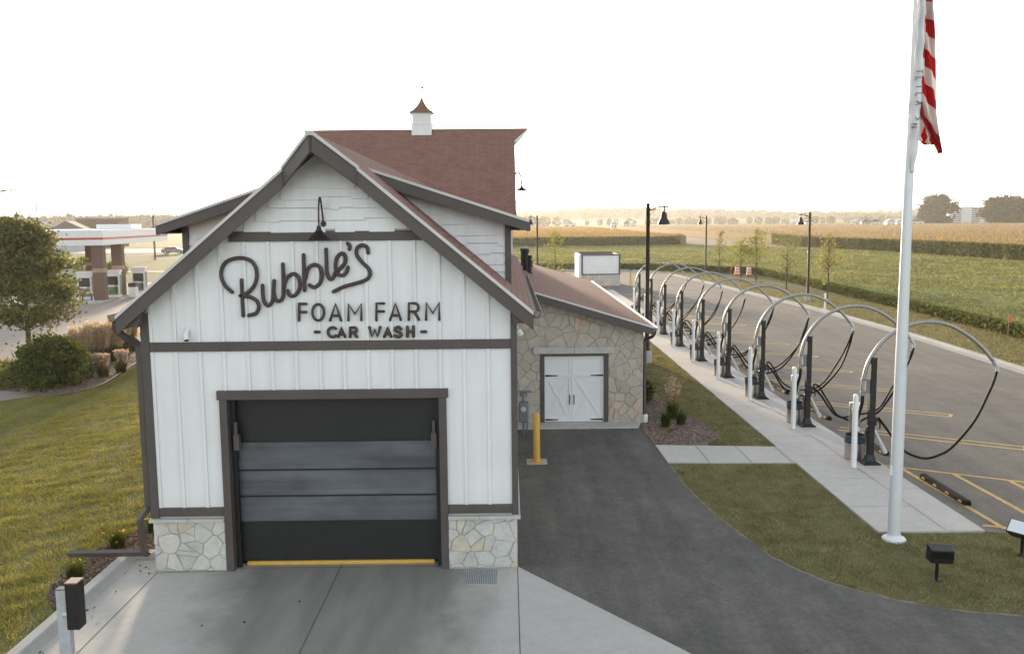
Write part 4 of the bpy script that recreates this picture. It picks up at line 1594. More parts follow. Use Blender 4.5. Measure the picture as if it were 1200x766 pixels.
def make_bollard():
    o = thing('slim_bollard', '', 'bollard', (0, 0, 0), 0, 'tall white bollards beside the vacuum stations')
    MB().lathe([(.068, .03), (.066, .06), (.063, 1.73), (.052, 1.80), (.02, 1.835)], (0, 0, 0), 14).build('pipe', M['white_plastic'], o, smooth=True)
    MB().lathe([(.10, .028), (.10, .04)], (0, 0, 0), 14).build('base_plate', M['galv'], o)
    MB().box(-.085, .085, -.02, .02, 1.44, 1.475).box(.04, .11, -.03, .03, .92, 1.02).build('hook', M['galv'], o, bevel=.006)
    return o


def make_can():
    o = thing('trash_can', '', 'trash can', (0, 0, 0), 0, 'steel trash cans beside the vacuum stations')
    MB().lathe([(.225, .03), (.245, .045), (.248, .46), (.235, .46), (.23, .06), (.0, .06)], (0, 0, 0), 24).build('can_body', M['steel'], o, smooth=True)
    MB().lathe([(.252, .44), (.258, .60), (.268, .625), (.25, .63), (.235, .60), (.225, .2), (.02, .18)], (0, 0, 0), 24).build('bag_rim', M['bag_blue'], o, smooth=True)
    return o


def make_stop():
    o = thing('wheel_stop', '', 'wheel stop', (0, 0, 0), 0, 'black rubber wheel stops at the vacuum bays')
    pr = [(-.085, .008), (-.07, .10), (-.045, .125), (.045, .125), (.07, .10), (.085, .008)]
    MB().prism([(x, -1.02, z) for x, z in pr], (0, 2.04, 0)).build('stop_body', M['black_rubber'], o, bevel=.015)
    for y in (-.84, -.28, .28, .84):
        q = MB()
        pts = []
        for a in range(0, 181, 20):
            s, u = .085 * math.cos(R(a)), .05 * math.sin(R(a))
            pts.append((-.0806 + u * .163 - .0025, y + s, .040 + u))
        q.prism(pts, (-.004, 0, 0))
        q.build('reflector', M['line_paint'], o)
    return o


s0, b0, c0, w0 = make_station(), make_bollard(), make_can(), make_stop()
stations = []
for i, (x, y) in enumerate(ST):
    where = 'nearest the flagpole' if i == 0 else ('at the far end of the row' if i == 8 else 'of the row counted from the flagpole')
    ls = f'{ORD[i]} black post vacuum station with steel arch, {where}'
    lb = f'tall white bollard beside the {ORD[i]} vacuum station counted from the flagpole'
    lc = f'steel trash can with blue bag beside the {ORD[i]} vacuum station from flagpole'
    lw = f'black wheel stop with yellow reflectors in the {ORD[i]} bay counted from flagpole'
    for src, loc, lab, lst in ((s0, (x, y, 0), ls, 's'), (b0, (x - .53 + .02 * i, y - .36, 0), lb, 'b'), (c0, (x - .18, y + .50, 0), lc, 'c'), (w0, (9.56, 4.05 + 4.05 * i, 0), lw, 'w')):
        if i == 0:
            o = src
            o.location = loc
            o['label'] = lab
        else:
            o = dup(src, loc, label=lab)
        if lst == 's':
            stations.append(o)
for k, st in enumerate(stations):
    main_hose(st, 0 if k == 0 else .55)
    if k:
        second_hose(st)

# ------------------------------------------------------------------ poles, lamps, flags, floodlights, bollards
def lamp_post(label, loc, h, arm_dir, base_h, s=1.0):
    o = thing('lamp_post', label, 'lamp post', loc, 0 if arm_dir > 0 else R(180), 'bell lamp posts around the parking lot')
    MB().lathe([(.20, -.05), (.20, base_h), (.185, base_h + .015)], (0, 0, 0), 20).build('concrete_base', M['kerb'], o, smooth=True)
    p = MB().lathe([(.15, base_h), (.15, base_h + .03), (.10, base_h + .06), (.092, base_h + .5), (.085, h * .5), (.075, h - .05), (.085, h - .04), (.085, h + .03), (.03, h + .07)], (0, 0, 0), 14)
    p.build('pole', M['lamp_bronze'], o, smooth=True)
    a = MB().tube(smooth_path([(.06, 0, h - .22), (.2, 0, h - .20), (.34, 0, h - .12), (.48, 0, h - .10), (.86, 0, h - .10)], 5), .034, 8)
    a.tube([(.66, 0, h - .32), (.66, 0, h + .09)], .034, 8)
    a.tube(smooth_path([(.06, 0, h - .42), (.16, 0, h - .34), (.26, 0, h - .26), (.40, 0, h - .14)], 4), .010, 6)
    a.build('arm', M['lamp_rust'], o, smooth=True)
    z = h - .30
    MB().lathe([(.255, z - .52), (.25, z - .47), (.20, z - .36), (.15, z - .28), (.125, z - .20), (.135, z - .17), (.11, z - .06), (.05, z), (.03, z + .03)], (.66, 0, 0), 22).build('bell_shade', M['lamp_bronze'], o, smooth=True)
    MB().lathe([(.15, z - .535), (.15, z - .522)], (.66, 0, 0), 16).build('lamp_lens', M['clear_tube'], o)
    return o


lamp_post('dark lamp post with bell lamp on a concrete base beside the stone annex', (5.84, 22.3, 0), 6.62, 1, .52)
lamp_post('dark lamp post with bell lamp beyond the kerb by the white marker post', (22.0, 50.35, 0), 6.36, -1, .42)
lamp_post('dark lamp post with bell lamp beyond the far lot corner near the orange barrels', (21.48, 82, 0), 6.3, -1, .42)
lamp_post('dark lamp post with bell lamp behind the stone annex roof and its vent pipes', (3.0, 75, 0), 6.45, -1, .42)

fp = thing('flagpole', 'tall silver flagpole with a white flange at the end of the sidewalk', 'flagpole', (7.19, 1.12, 0))
MB().lathe([(.114, .03), (.106, 3), (.068, 8), (.042, 11.6)], (0, 0, 0), 20).build('pole', M['alu_pole'], fp, smooth=True)
MB().lathe([(.215, -.01), (.215, .03), (.19, .055), (.135, .075), (.12, .11)], (0, 0, 0), 28).build('flange', M['white_plastic'], fp, smooth=True)
MB().lathe([(.02, 11.55), (.09, 11.62), (.11, 11.72), (.09, 11.82), (.02, 11.88)], (0, 0, 0), 16).build('finial', M['alu_pole'], fp, smooth=True)
MB().tube([(-.10, -.03, 1.4), (-.09, -.03, 9.8)], .006, 5).box(-.13, -.09, -.05, 0, 1.25, 1.42).build('halyard', M['white_plastic'], fp)


def flag_mat():
    m, t, out = nt_new('striped_cloth')
    tc = t.nodes.new('ShaderNodeTexCoord')
    s = t.nodes.new('ShaderNodeSeparateXYZ')
    L(t, tc.outputs['UV'], s.inputs[0])

    def mt(op, a, b=None):
        q = t.nodes.new('ShaderNodeMath')
        q.operation = op
        for i, w_ in enumerate((a, b)):
            if w_ is None:
                continue
            if isinstance(w_, (int, float)):
                q.inputs[i].default_value = w_
            else:
                L(t, w_, q.inputs[i])
        return q.outputs[0]
    fr_ = mt('FRACT', mt('MULTIPLY', s.outputs[1], 6.5))
    red = mt('LESS_THAN', fr_, .5)
    c = mixc(t, red, (.70, .66, .64), (.50, .035, .045))
    can = mt('MULTIPLY', mt('LESS_THAN', s.outputs[0], .40), mt('LESS_THAN', s.outputs[1], 7 / 13))
    # stars on the canton
    vx = mt('ABSOLUTE', mt('SUBTRACT', mt('FRACT', mt('MULTIPLY', s.outputs[0], 15)), .5))
    vy = mt('ABSOLUTE', mt('SUBTRACT', mt('FRACT', mt('MULTIPLY', s.outputs[1], 11)), .5))
    star = mt('LESS_THAN', mt('ADD', vx, vy), .26)
    blue = mixc(t, star, (.022, .03, .085), (.68, .68, .70))
    c = mixc(t, can, c, blue)
    d = t.nodes.new('ShaderNodeBsdfDiffuse')
    tr = t.nodes.new('ShaderNodeBsdfTranslucent')
    L(t, c, d.inputs[0])
    L(t, c, tr.inputs[0])
    mx = t.nodes.new('ShaderNodeMixShader')
    mx.inputs[0].default_value = .42
    L(t, d.outputs[0], mx.inputs[1])
    L(t, tr.outputs[0], mx.inputs[2])
    L(t, mx.outputs[0], out.inputs[0])
    return m


M['flag'] = flag_mat()


def cloth(name, rows, nu, mat, uvf, fold, parent=None, thick=.0):
    """rows: (z, x0, x1, y0) outline of a hanging cloth; fold(u, v) gives the depth of its folds"""
    Z = [r_[0] for r_ in rows]
    mb = MB()
    nv = 60
    uvs = []
    vs, fs = [], []
    for j in range(nv + 1):
        z = rows[0][0] + (rows[-1][0] - rows[0][0]) * j / nv
        x0 = np.interp(-z, [-q for q in Z], [r_[1] for r_ in rows])
        x1 = np.interp(-z, [-q for q in Z], [r_[2] for r_ in rows])
        for i in range(nu + 1):
            u = i / nu
            dx, dy = fold(u, j / nv)
            vs.append((x0 + (x1 - x0) * u + dx, dy, z))
            uvs.append(uvf(u, j / nv, x0 + (x1 - x0) * u, z))
    for j in range(nv):
        for i in range(nu):
            a = j * (nu + 1) + i
            fs.append((a, a + 1, a + nu + 2, a + nu + 1))
    mb.add(vs, fs)
    o = mb.build(name, mat, parent, smooth=True)
    ul = o.data.uv_layers[0]
    for p in o.data.polygons:
        for li in p.loop_indices:
            ul.data[li].uv = uvs[o.data.loops[li].vertex_index]
    md = o.modifiers.new('cloth', 'SOLIDIFY')
    md.thickness = .006
    return o


# limp stars-and-stripes: rows are heights above ground, x from the pole axis
XF = 7.19
fl = cloth('striped_flag', [(11.35, .04, .18), (10.2, .03, .20), (9.75, .03, .23), (8.9, .035, .30), (8.15, .04, .385), (7.85, .08, .425), (7.6, .19, .455), (7.35, .34, .49), (7.20, .45, .52), (7.12, .51, .53)], 26, M['flag'],
           lambda u, v, x, z: (.18 + .0 * u if False else (.2 + (11.35 - z) / 4.3 * .8), ((11.35 - z) - 1.9 * x) / 4.05 * 1.18 + .02),
           lambda u, v: (0, .10 * math.sin(u * 9 + v * 5) * (.3 + .7 * u) + .04 * math.sin(u * 23 - v * 8) - .05))
fl.location = (XF, 1.12, 0)
tag(fl, 'limp red and white striped flag with a blue starred corner hanging on the flagpole', 'flag')
# the turned-under fly end shows its back, lit through
fb = cloth('flag_back_fold', [(8.2, .045, .12), (7.9, .05, .22), (7.65, .06, .32), (7.50, .09, .39), (7.38, .18, .44), (7.28, .30, .47)], 18, M['flag'],
           lambda u, v, x, z: (.9, x * .95 + (8.2 - z) * .06 + .03),
           lambda u, v: (0, .10 + .05 * math.sin(u * 14 + v * 3)), fl)
wf = cloth('white_flag', [(9.9, -.045, .06), (9.2, -.06, .08), (8.6, -.08, .09), (8.05, -.125, .10), (7.80, -.145, .10), (7.75, -.10, .10), (7.4, -.085, .10), (7.2, -.08, .09), (7.0, -.06, .05), (6.78, -.01, .01)], 16, M['white_paint'],
           lambda u, v, x, z: (u, v), lambda u, v: (0, -.16 - .045 * math.sin(u * 8 + v * 4) + .02 * math.sin(v * 40)))
wf.location = (XF, 1.12, 0)
tag(wf, 'limp white flag with dark blue letters hanging close along the flagpole', 'flag')
gl = MB()


def glyph(mb, segs, z, x, s):
    for (a, c) in segs:
        # letters run down the cloth, turned a quarter
        P = [(x + s * (a[1] - .5), -.222, z - s * a[0]), (x + s * (c[1] - .5), -.222, z - s * c[0])]
        mb.tube(P, .0065, 5)


GL = [[((0, 1), (.6, 1)), ((.3, 1), (.3, 0))], [((0, 0), (0, 1)), ((0, 0), (.5, 0))], [((.2, 0), (.2, 1))], [((0, 0), (0, 1)), ((0, 0), (.5, 0))], [((0, 0), (.3, 1)), ((.3, 1), (.6, 0)), ((.15, .4), (.45, .4))],
      [((.1, 1), (.1, .7))], [((.5, 1), (0, .8)), ((0, .8), (.5, .3)), ((.5, .3), (0, 0))]]
for k, g_ in enumerate(GL):
    glyph(gl, g_, 8.55 - .115 * k - (.02 * k), .005 + .004 * k, .115)
glyph(gl, [((0, 0), (0, 1)), ((0, 1), (.6, 0)), ((.6, 0), (.6, 1))], 7.62, -.045, .10)
gl.build('flag_lettering', M['tape_blue'], wf)


def floodlight(label, loc, rz, tilt):
    o = thing('floodlight', label, 'floodlight', loc, rz, 'black floodlights on the lawn')
    MB().lathe([(.085, -.02), (.085, .015), (.03, .03), (.028, .34), (.036, .35), (.036, .40)], (0, 0, 0), 12).build('stem', M['black_metal'], o, smooth=True)
    T = Matrix.Translation((0, 0, .40)) @ Matrix.Rotation(tilt, 4, 'X')
    h = MB()
    vs = [T @ Vector(p) for p in ((-.13, -.13, -.06), (.22, -.13, -.06), (.22, -.13, .17), (-.13, -.13, .17), (-.16, .10, -.08), (.25, .10, -.08), (.25, .10, .19), (-.16, .10, .19))]
    h.add(vs, [(0, 1, 2, 3), (7, 6, 5, 4), (1, 0, 4, 5), (3, 2, 6, 7), (0, 3, 7, 4), (2, 1, 5, 6)])
    hs = h.build('housing', M['black_metal'], o, bevel=.012)
    fn = MB()
    for k in range(9):
        fn.box(-.10 + .035 * k - .004, -.10 + .035 * k + .004, -.150, -.128, .04, .15, T)
    fn.build('cooling_fins', M['black_metal'], hs)
    MB().box(-.13, .22, .102, .112, -.06, .17, T).build('lens', M['lens'], hs)
    return o


floodlight('black floodlight on the lawn tip, its dark finned back facing the driveway', (7.09, -.77, 0), R(-10), R(6))
floodlight('black floodlight at the lawn edge by the parking lot with its pale lens showing', (9.12, .29, 0), R(125), R(40))


def yellow_bollard(label, loc, plate):
    o = thing('yellow_bollard', label, 'bollard', loc, 0, 'yellow steel bollards')
    MB().lathe([(.085, .0), (.085, 1.18), (.07, 1.225), (.03, 1.245)], (0, 0, 0), 18).build('bollard_pipe', M['yellow_paint'], o, smooth=True)
    if plate:
        MB().box(-.26, .26, -.26, .26, -.03, .016).build('concrete_footing', M['kerb'], o, bevel=.008)
        MB().box(-.16, .16, -.16, .16, .017, .03).build('base_plate', M['yellow_paint'], o)
    return o


yellow_bollard('yellow bollard on a small concrete square in the driveway beside the wash building', (.68, 6.85, 0), True)
yellow_bollard('distant yellow bollard on the lot right of the white enclosure', (11.2, 66.5, 0), False)

pb = thing('sensor_post', 'square steel post carrying a tan topped black sensor box beside the apron kerb', 'post', (-6.27, -3.0, 0))
MB().box(-.082, .082, -.06, .06, -.02, .955).build('post', M['galv'], pb, bevel=.006)
MB().box(-.086, .086, -.064, .064, .955, .968).build('post_cap', M['black_metal'], pb)
bx = MB().box(.10, .275, -.16, .05, .42, 1.08).build('sensor_box', M['black_metal'], pb, bevel=.01)
MB().box(.098, .277, -.162, .052, 1.081, 1.10).build('box_top', M['plank_bronze'], bx, bevel=.005)
MB().lathe([(.055, -.03), (.06, 0), (.06, .05), (.03, .07)], (.055, -.075, .62), 12, Matrix.Rotation(R(90), 3, 'Y')).build('clamp', M['galv'], pb, smooth=True)
MB().box(.02, .12, -.04, .02, .50, .72).build('mounting_plate', M['galv'], pb)

# ------------------------------------------------------------------ dumpster enclosure, barrels, markers
de = thing('dumpster_enclosure', 'white panelled enclosure on a stone base at the far end of the lot', 'enclosure', (8.3, 69, 0))
DO = (-8.3, -69, 0)
dpart = lambda mb, n, m, **k: mb.build(n, m, de, loc=DO, **k)
dpart(MB().box(6.75, 10.32, 67.0, 67.3, 0, 1.02), 'stone_base', M['stone_warm'])
dpart(MB().box(6.75, 10.32, 67.02, 67.28, 1.02, 2.86), 'front_panel', M['white_paint'])
fr = MB().box(6.75, 6.90, 66.97, 67.3, 1.02, 2.9).box(10.17, 10.32, 66.97, 67.3, 1.02, 2.9).box(6.90, 10.17, 66.97, 67.3, 2.78, 2.9).box(6.90, 10.17, 66.97, 67.3, 1.02, 1.12)
dpart(fr, 'panel_frame', M['trim_paint'])
dpart(MB().box(6.5, 6.74, 67.0, 71.5, 0, 2.92), 'side_panel', M['white_paint'])
dpart(MB().box(10.08, 10.32, 67.31, 71.5, 0, 2.86), 'side_panel', M['white_paint'])
dpart(MB().box(6.75, 10.07, 71.2, 71.5, 0, 3.0), 'back_panel', M['trim_paint'])

def barrel(label, loc):
    o = thing('traffic_barrel', label, 'traffic barrel', loc, 0, 'orange and white traffic barrels')
    MB().lathe([(.36, 0), (.36, .08), (.28, .09), (.27, .32), (.25, .33), (.24, .58), (.225, .59), (.21, .95), (.06, .97)], (0, 0, 0), 18).build('barrel_body', M['orange'], o, smooth=True)
    MB().lathe([(.278, .18), (.275, .30)], (0, 0, 0), 18).lathe([(.252, .44), (.248, .56)], (0, 0, 0), 18).lathe([(.228, .70), (.222, .82)], (0, 0, 0), 18).build('reflective_bands', M['white_plastic'], o)
    return o


barrel('orange and white traffic barrel standing clear between two young trees', (25.6, 79.8, 0))
barrel('orange and white traffic barrel half hidden behind a young tree', (24.6, 80.8, 0))
o = thing('marker_post', 'slim white marker post on the verge by the lamp post', 'marker post', (20.75, 43.2, 0))
MB().box(-.06, .06, -.03, .03, -.05, 1.12).build('post', M['white_plastic'], o, bevel=.01)
for lab, loc in (('orange flagged survey stake at the soybean edge near the right side', (25.2, 29.6, 0)), ('orange flagged survey stake among the young trees', (23.6, 79.5, 0))):
    o = thing('survey_stake', lab, 'stake', loc, 0, 'orange survey stakes')
    MB().box(-.022, .022, -.012, .012, -.05, 1.15).build('stake', M['stake_wood'], o)
    MB().prism([(.0, 0, .72), (.11, -.04, .70), (.13, -.03, 1.02), (.0, 0, 1.08)], (0, .012, 0)).build('tape', M['orange'], o)

# ------------------------------------------------------------------ plants
def limb_tube(mb, a, b, r0, r1, wob=.08, n=5):
    a, b = Vector(a), Vector(b)
    l = (b - a).length
    P = [a.lerp(b, k / 4) + Vector((random.uniform(-1, 1), random.uniform(-1, 1), random.uniform(-.4, .4))) * (wob * l if 0 < k < 4 else 0) for k in range(5)]
    mb.tube(P, [r0 + (r1 - r0) * k / 4 for k in range(5)], n)


def tree(name, label, cat, loc, h, trunk_h, rx, ry, nclump, nleaf, leaf, mat, tr=.09, clump=.5, group=None, top=1.0, squash=1.0, up=False, rootmat='bark', bottom=.0):
    o = thing(name, label, cat, loc, random.uniform(0, 6), group)
    ch = h - trunk_h
    mb = MB()
    mb.tube([(0, 0, -.1), (0, 0, .12), (random.uniform(-.05, .05), random.uniform(-.05, .05), trunk_h), (0, 0, trunk_h + ch * .45), (0, 0, trunk_h + ch * .85)], [tr * 1.35, tr, tr * .8, tr * .45, tr * .12], 8)
    C = []
    W = []
    for k in range(nclump):
        f = random.random() ** .8
        z = trunk_h + ch * (bottom + (1 - bottom) * f)
        prof = (math.sin(math.pi * (.12 + .80 * f ** (.8 * top))) ** .7) if not up else ((1 - f) ** .75 * .95 + .08) * min(1, .35 + f * 4)
        a = random.uniform(0, 2 * math.pi)
        rr = (random.random() ** .45) * prof
        p = Vector((rx * rr * math.cos(a), ry * rr * math.sin(a), z))
        C.append(p)
        W.append(random.uniform(.55, 1.35))
        root = Vector((0, 0, max(trunk_h * .7, z - (.18 + .5 * rr) * rx * 1.1)))
        limb_tube(mb, root, p, tr * (.32 if nclump < 60 else .22), tr * .05, .07, 4)
    mb.build('trunk', M[rootmat], o, smooth=True)
    pts = []
    per = nleaf // nclump
    for p, w_ in zip(C, W):
        q = RNG.normal(size=(int(per * w_), 3)) * np.array([clump, clump, clump * .62]) * w_ ** .5
        pts.append(q + np.array(p))
    pts = np.concatenate(pts)
    pts[:, 2] = np.maximum(pts[:, 2], .03)
    V, F = leaf_arrays(pts, leaf, .25)
    npmesh('crown', V, F, mat, o)
    return o


tree('broadleaf_tree', 'dense green broadleaf tree standing by the street left of the wash', 'tree', (-21.9, 25.6, 0), 6.05, 1.7, 1.95, 1.95, 64, 17000, .115, M['leaf_tree'], .13, .36, top=.8)
tree('round_shrub', 'large rounded dark green shrub in the left mulch bed', 'shrub', (-17.05, 18.0, 0), 1.75, .2, 1.02, 1.0, 75, 13000, .085, M['leaf_shrub'], .05, .24, bottom=-.1)
YG = 'young trees on the verge by the soybean field'
tree('young_tree', 'thin sparse yellowish young tree left of the orange barrels on the verge', 'tree', (21.9, 77.5, 0), 4.6, 1.2, .95, .95, 34, 420, .13, M['leaf_yellow'], .06, .20, YG, up=True)
tree('young_tree', 'leaning light green young tree directly left of the orange barrels', 'tree', (22.3, 70.5, 0), 4.0, 1.5, 1.15, 1.1, 30, 620, .13, M['leaf_young'], .065, .30, YG)
tree('young_tree', 'light green young tree with an upright crown right of the orange barrels', 'tree', (23.9, 71, 0), 4.9, 1.6, .95, .95, 30, 680, .13, M['leaf_young'], .065, .30, YG)
tree('young_tree', 'sparse bare twigged young tree left of the lamp post with white marker', 'tree', (23.4, 59.9, 0), 3.9, 1.3, 1.0, 1.0, 46, 420, .10, M['leaf_yellow'], .06, .22, YG)
tree('young_tree', 'sparse yellow young tree right of the lamp post with white marker', 'tree', (23.9, 51.6, 0), 4.7, 1.3, 1.15, 1.1, 42, 520, .12, M['leaf_yellow'], .06, .24, YG, up=True)
tree('young_tree', 'bushy narrow green young tree behind the annex roof beside the white enclosure', 'tree', (4.15, 63, 0), 5.2, .4, 1.15, 1.15, 60, 1000, .10, M['leaf_young'], .06, .30, YG, up=True)
# mulch rings under the young trees
for i, (x, y) in enumerate(((22.3, 70.5), (23.9, 71), (23.4, 59.9), (23.9, 51.6))):
    struct(MB().lathe([(.75, .0), (.7, .03), (.2, .06), (.02, .06)], (x, y, 0), 18).build('mulch_ground', M['mulch']))


def tuft(label, loc, n, h, spread, w, plumes=0, ph=1.3, pm='plume', name='ornamental_grass', cat='ornamental grass', group='ornamental grasses in the planting beds', green='reed_green', base=.12, pk=26, plen=.3):
    o = thing(name, label, cat, loc, 0, group)
    V, F, _ = reed_arrays(n, h, spread, w, base=base)
    npmesh('leaves', V, F, M[green], o)
    if plumes:
        a = RNG.uniform(0, 2 * math.pi, plumes)
        sp = spread * .75 * np.sqrt(RNG.uniform(.02, 1, plumes))
        hh = ph * RNG.uniform(.78, 1.12, plumes)
        st = MB()
        pts = []
        for k in range(plumes):
            x, y = sp[k] * math.cos(a[k]), sp[k] * math.sin(a[k])
            st.tube([(x * .2, y * .2, 0), (x * .6, y * .6, hh[k] * .6), (x, y, hh[k])], [.006, .005, .003], 3)
            tt = RNG.uniform(0, 1, pk)
            ax = np.stack([x * (.75 + .27 * tt), y * (.75 + .27 * tt), hh[k] - plen + plen * 1.1 * tt], 1)
            pts.append(ax + RNG.normal(0, .018, (pk, 3)))
        st.build('stalks', M['stake_wood'], o)
        V, F = leaf_arrays(np.concatenate(pts), .035, 0, 2.2)
        npmesh('plumes', V, F, M[pm], o)
    return o


G3 = 'tall tan plumed grasses in the left bed'
for i, (x, y, lab) in enumerate(((-18.1, 22.7, 'tall tan plumed grass farthest left in the left bed, behind the round shrub'), (-17.75, 23.4, 'tall tan plumed grass second from left in the left bed'), (-17.6, 24.4, 'tall tan plumed grass at the middle of the left bed'), (-17.9, 26.0, 'tall tan plumed grass behind the middle of the left bed'), (-18.2, 27.6, 'tall tan plumed grass nearest the wash building eave'))):
    tuft(lab, (x, y, 0), 420, .95, .75, .022, 190, 1.55 + .1 * (i % 2), 'plume', group=G3, base=.35, plen=.6, pk=44)
G4 = 'pink flowered clump grasses at the front of the left bed'
for x, y, lab in ((-16.25, 19.9, 'pink tipped low grass clump just right of the round shrub'), (-15.75, 20.1, 'pink tipped low grass clump in the middle of the bed edge'), (-15.5, 21.2, 'pink tipped low grass clump nearest the metal edging end')):
    tuft(lab, (x - .35, y, 0), 420, .62, .38, .020, 60, .85, 'plume_pink', group=G4, base=.2, plen=.2, pk=40)
tuft('pale feathery grass clump under the building eave in the left bed', (-16.3, 25.2, 0), 320, .9, .5, .018, 40, 1.15, 'plume', base=.18)


def low_shrub(label, loc, h, r_, n, mat, leaf=.05, name='low_shrub', cat='shrub', group=None, flower=None, nf=0):
    o = thing(name, label, cat, loc, 0, group)
    st = MB()
    for k in range(9):
        a = random.uniform(0, 6.28)
        st.tube([(0, 0, 0), (r_ * .6 * math.cos(a), r_ * .6 * math.sin(a), h * .75)], [.012, .004], 4)
    st.build('stems', M['bark'], o)
    q = RNG.normal(size=(n, 3))
    q /= np.linalg.norm(q, axis=1)[:, None]
    rad = RNG.uniform(.35, 1, n) ** .5 * (1 + .18 * np.sin(q[:, 0] * 7) * np.cos(q[:, 1] * 6))
    P = q * rad[:, None] * np.array([r_, r_, h * .55]) + np.array([0, 0, h * .48])
    P[:, 2] = np.maximum(P[:, 2], .03)
    V, F = leaf_arrays(P, leaf, .2)
    npmesh('foliage', V, F, mat, o)
    if nf:
        k = RNG.choice(n, nf, replace=False)
        Q = q[k] * np.array([r_, r_, h * .55]) * 1.04 + np.array([0, 0, h * .52])
        Q = Q[Q[:, 2] > h * .45]
        V, F = leaf_arrays(Q, .05, .3, 1.2)
        npmesh('flowers', V, F, M[flower], o)
    return o


low_shrub('yellow leaved low shrub between the round shrub and pink grasses', (-16.55, 18.6, 0), .5, .32, 800, M['leaf_yellow'], .06)
low_shrub('yellow leaved taller shrub touching the right side of the round shrub', (-16.75, 19.9, 0), .85, .36, 1000, M['leaf_yellow'], .07)
low_shrub('dark small leaved shrub behind the left edge of the round shrub', (-18.9, 19.9, 0), 1.35, .45, 1300, M['leaf_shrub'], .07)
low_shrub('green shrub at the back of the bed under the eave', (-16.35, 30.0, 0), 1.5, .8, 2200, M['leaf_shrub'], .09)
for i, (x, y, r_) in enumerate(((-19.6, 18.6, .8), (-20.6, 18.2, .8), (-18.6, 18.3, .6), (-19.9, 19.9, .75))):
    low_shrub(('yellow green groundcover shrub nearest the left path', 'yellow green groundcover shrub at the left picture edge', 'yellow green groundcover shrub touching the round shrub', 'yellow green groundcover shrub behind the others toward the street')[i], (x, y, 0), .75, r_, 1700, M['leaf_yellow'] if i % 2 else M['leaf_young'], .07, group='yellow green groundcover shrubs by the left path')
# bed by the annex
low_shrub('dark green spreading juniper against the annex wall corner', (4.42, 14.2, 0), .75, .42, 1700, M['leaf_shrub'], .06)
low_shrub('dark green spreading juniper farther back along the annex wall', (4.40, 16.2, 0), .8, .42, 1500, M['leaf_shrub'], .06)
tuft('feathery tan plumed grass in the annex bed by the cross path', (4.95, 11.6, 0), 330, .7, .42, .014, 22, 1.25, 'plume', base=.14, plen=.5, pk=16)
tuft('short green grass tuft in front of the plumed grass, left of the pair', (4.55, 10.5, 0), 340, .5, .24, .014, base=.12, group='short green tufts in the annex bed')
tuft('short green grass tuft in front of the plumed grass, right of the pair', (5.05, 10.75, 0), 340, .52, .26, .014, base=.12, group='short green tufts in the annex bed')
low_shrub('tiny dry seedling in the annex bed next to the annex corner', (4.6, 9.9, 0), .12, .10, 60, M['leaf_yellow'], .03)
# bed left of the apron
GF = 'daylily clumps with orange flowers in the front bed'
for x, y, lab, nf in ((-7.35, 1.15, 'green daylily clump with orange flowers above the ground drain pipe', 9), (-7.0, 2.0, 'green clump with few flowers beside the downspout', 4), (-6.6, 3.1, 'small green clump close to the wall behind the downspout', 0), (-7.42, -.35, 'green daylily clump with an orange bloom below the ground drain pipe', 4)):
    o = tuft(lab, (x, y, 0), 300, .42, .34, .016, base=.12, group=GF, name='daylily_clump', cat='flower clump')
    if nf:
        P = RNG.normal(0, .13, (nf, 3)) * np.array([1, 1, .45]) + np.array([0.05, -.05, .36])
        V, F = leaf_arrays(P, .038, .3, 1.3)
        npmesh('flowers', V, F, M['flower_orange'], o)

# ------------------------------------------------------------------ crops
SOY = [(25.4, -10), (25.4, 28), (26, 40), (26.3, 50), (26.6, 60), (27, 70), (27.6, 83), (21, 91), (17.5, 95), (4, 97), (-28, 100), (-28, 174), (38, 176), (57, 150), (59.5, 136), (61.5, 122), (63, 90), (64, 40), (64, -10)]


def crop_sheet(poly, z, step, amp, seed):
    xs = [p[0] for p in poly]
    ys = [p[1] for p in poly]
    gx = np.arange(min(xs), max(xs) + step, step)
    gy = np.arange(min(ys), max(ys) + step, step)
    X, Y = np.meshgrid(gx, gy)
    rg = np.random.default_rng(seed)
    Z = z + rg.normal(0, amp, X.shape)
    Xj = X + rg.normal(0, step * .22, X.shape)
    Yj = Y + rg.normal(0, step * .22, X.shape)
    inside = in_poly(X.ravel(), Y.ravel(), poly).reshape(X.shape)
    edge = inside.copy()
    edge[1:-1, 1:-1] = inside[1:-1, 1:-1] & inside[:-2, 1:-1] & inside[2:, 1:-1] & inside[1:-1, :-2] & inside[1:-1, 2:]
    Z = np.where(edge, Z, .02)
    V = np.stack([Xj, Yj, Z], -1).reshape(-1, 3)
    nx = len(gx)
    idx = np.arange(len(gy) * nx).reshape(len(gy), nx)
    Q = np.stack([idx[:-1, :-1], idx[:-1, 1:], idx[1:, 1:], idx[1:, :-1]], -1).reshape(-1, 4)
    keep = inside.ravel()[Q].sum(1) >= 3
    return V, Q[keep]


soy = thing('soybean_field', 'low green soybean field beyond the grass verge and the lot', 'field')
soy['kind'] = 'stuff'
V, F = crop_sheet(SOY, .58, .8, .05, 3)
npmesh('canopy_sheet', V, F, M['soy_sheet'], soy, smooth=True)
P = scatter(SOY, 1500000)
d = np.hypot(P[:, 0] - CAM.x, P[:, 1] - CAM.y)
P = P[(RNG.uniform(0, 1, len(P)) < np.clip((46 / d) ** 1.7, .03, 1)) & (P[:, 1] > 8)]
d = np.hypot(P[:, 0] - CAM.x, P[:, 1] - CAM.y)
row = .5 + .5 * np.cos(P[:, 0] * 2 * math.pi / .76)
P[:, 2] = .60 + .05 * row + RNG.normal(0, .05, len(P)) + .05 * np.sin(P[:, 0] * .31 + P[:, 1] * .17)
V, F = leaf_arrays(P, .085 * np.clip(d / 52, 1, 2.2), .6, 1.25)
npmesh('leaves', V, F, M['leaf_soy'], soy)
ed = []
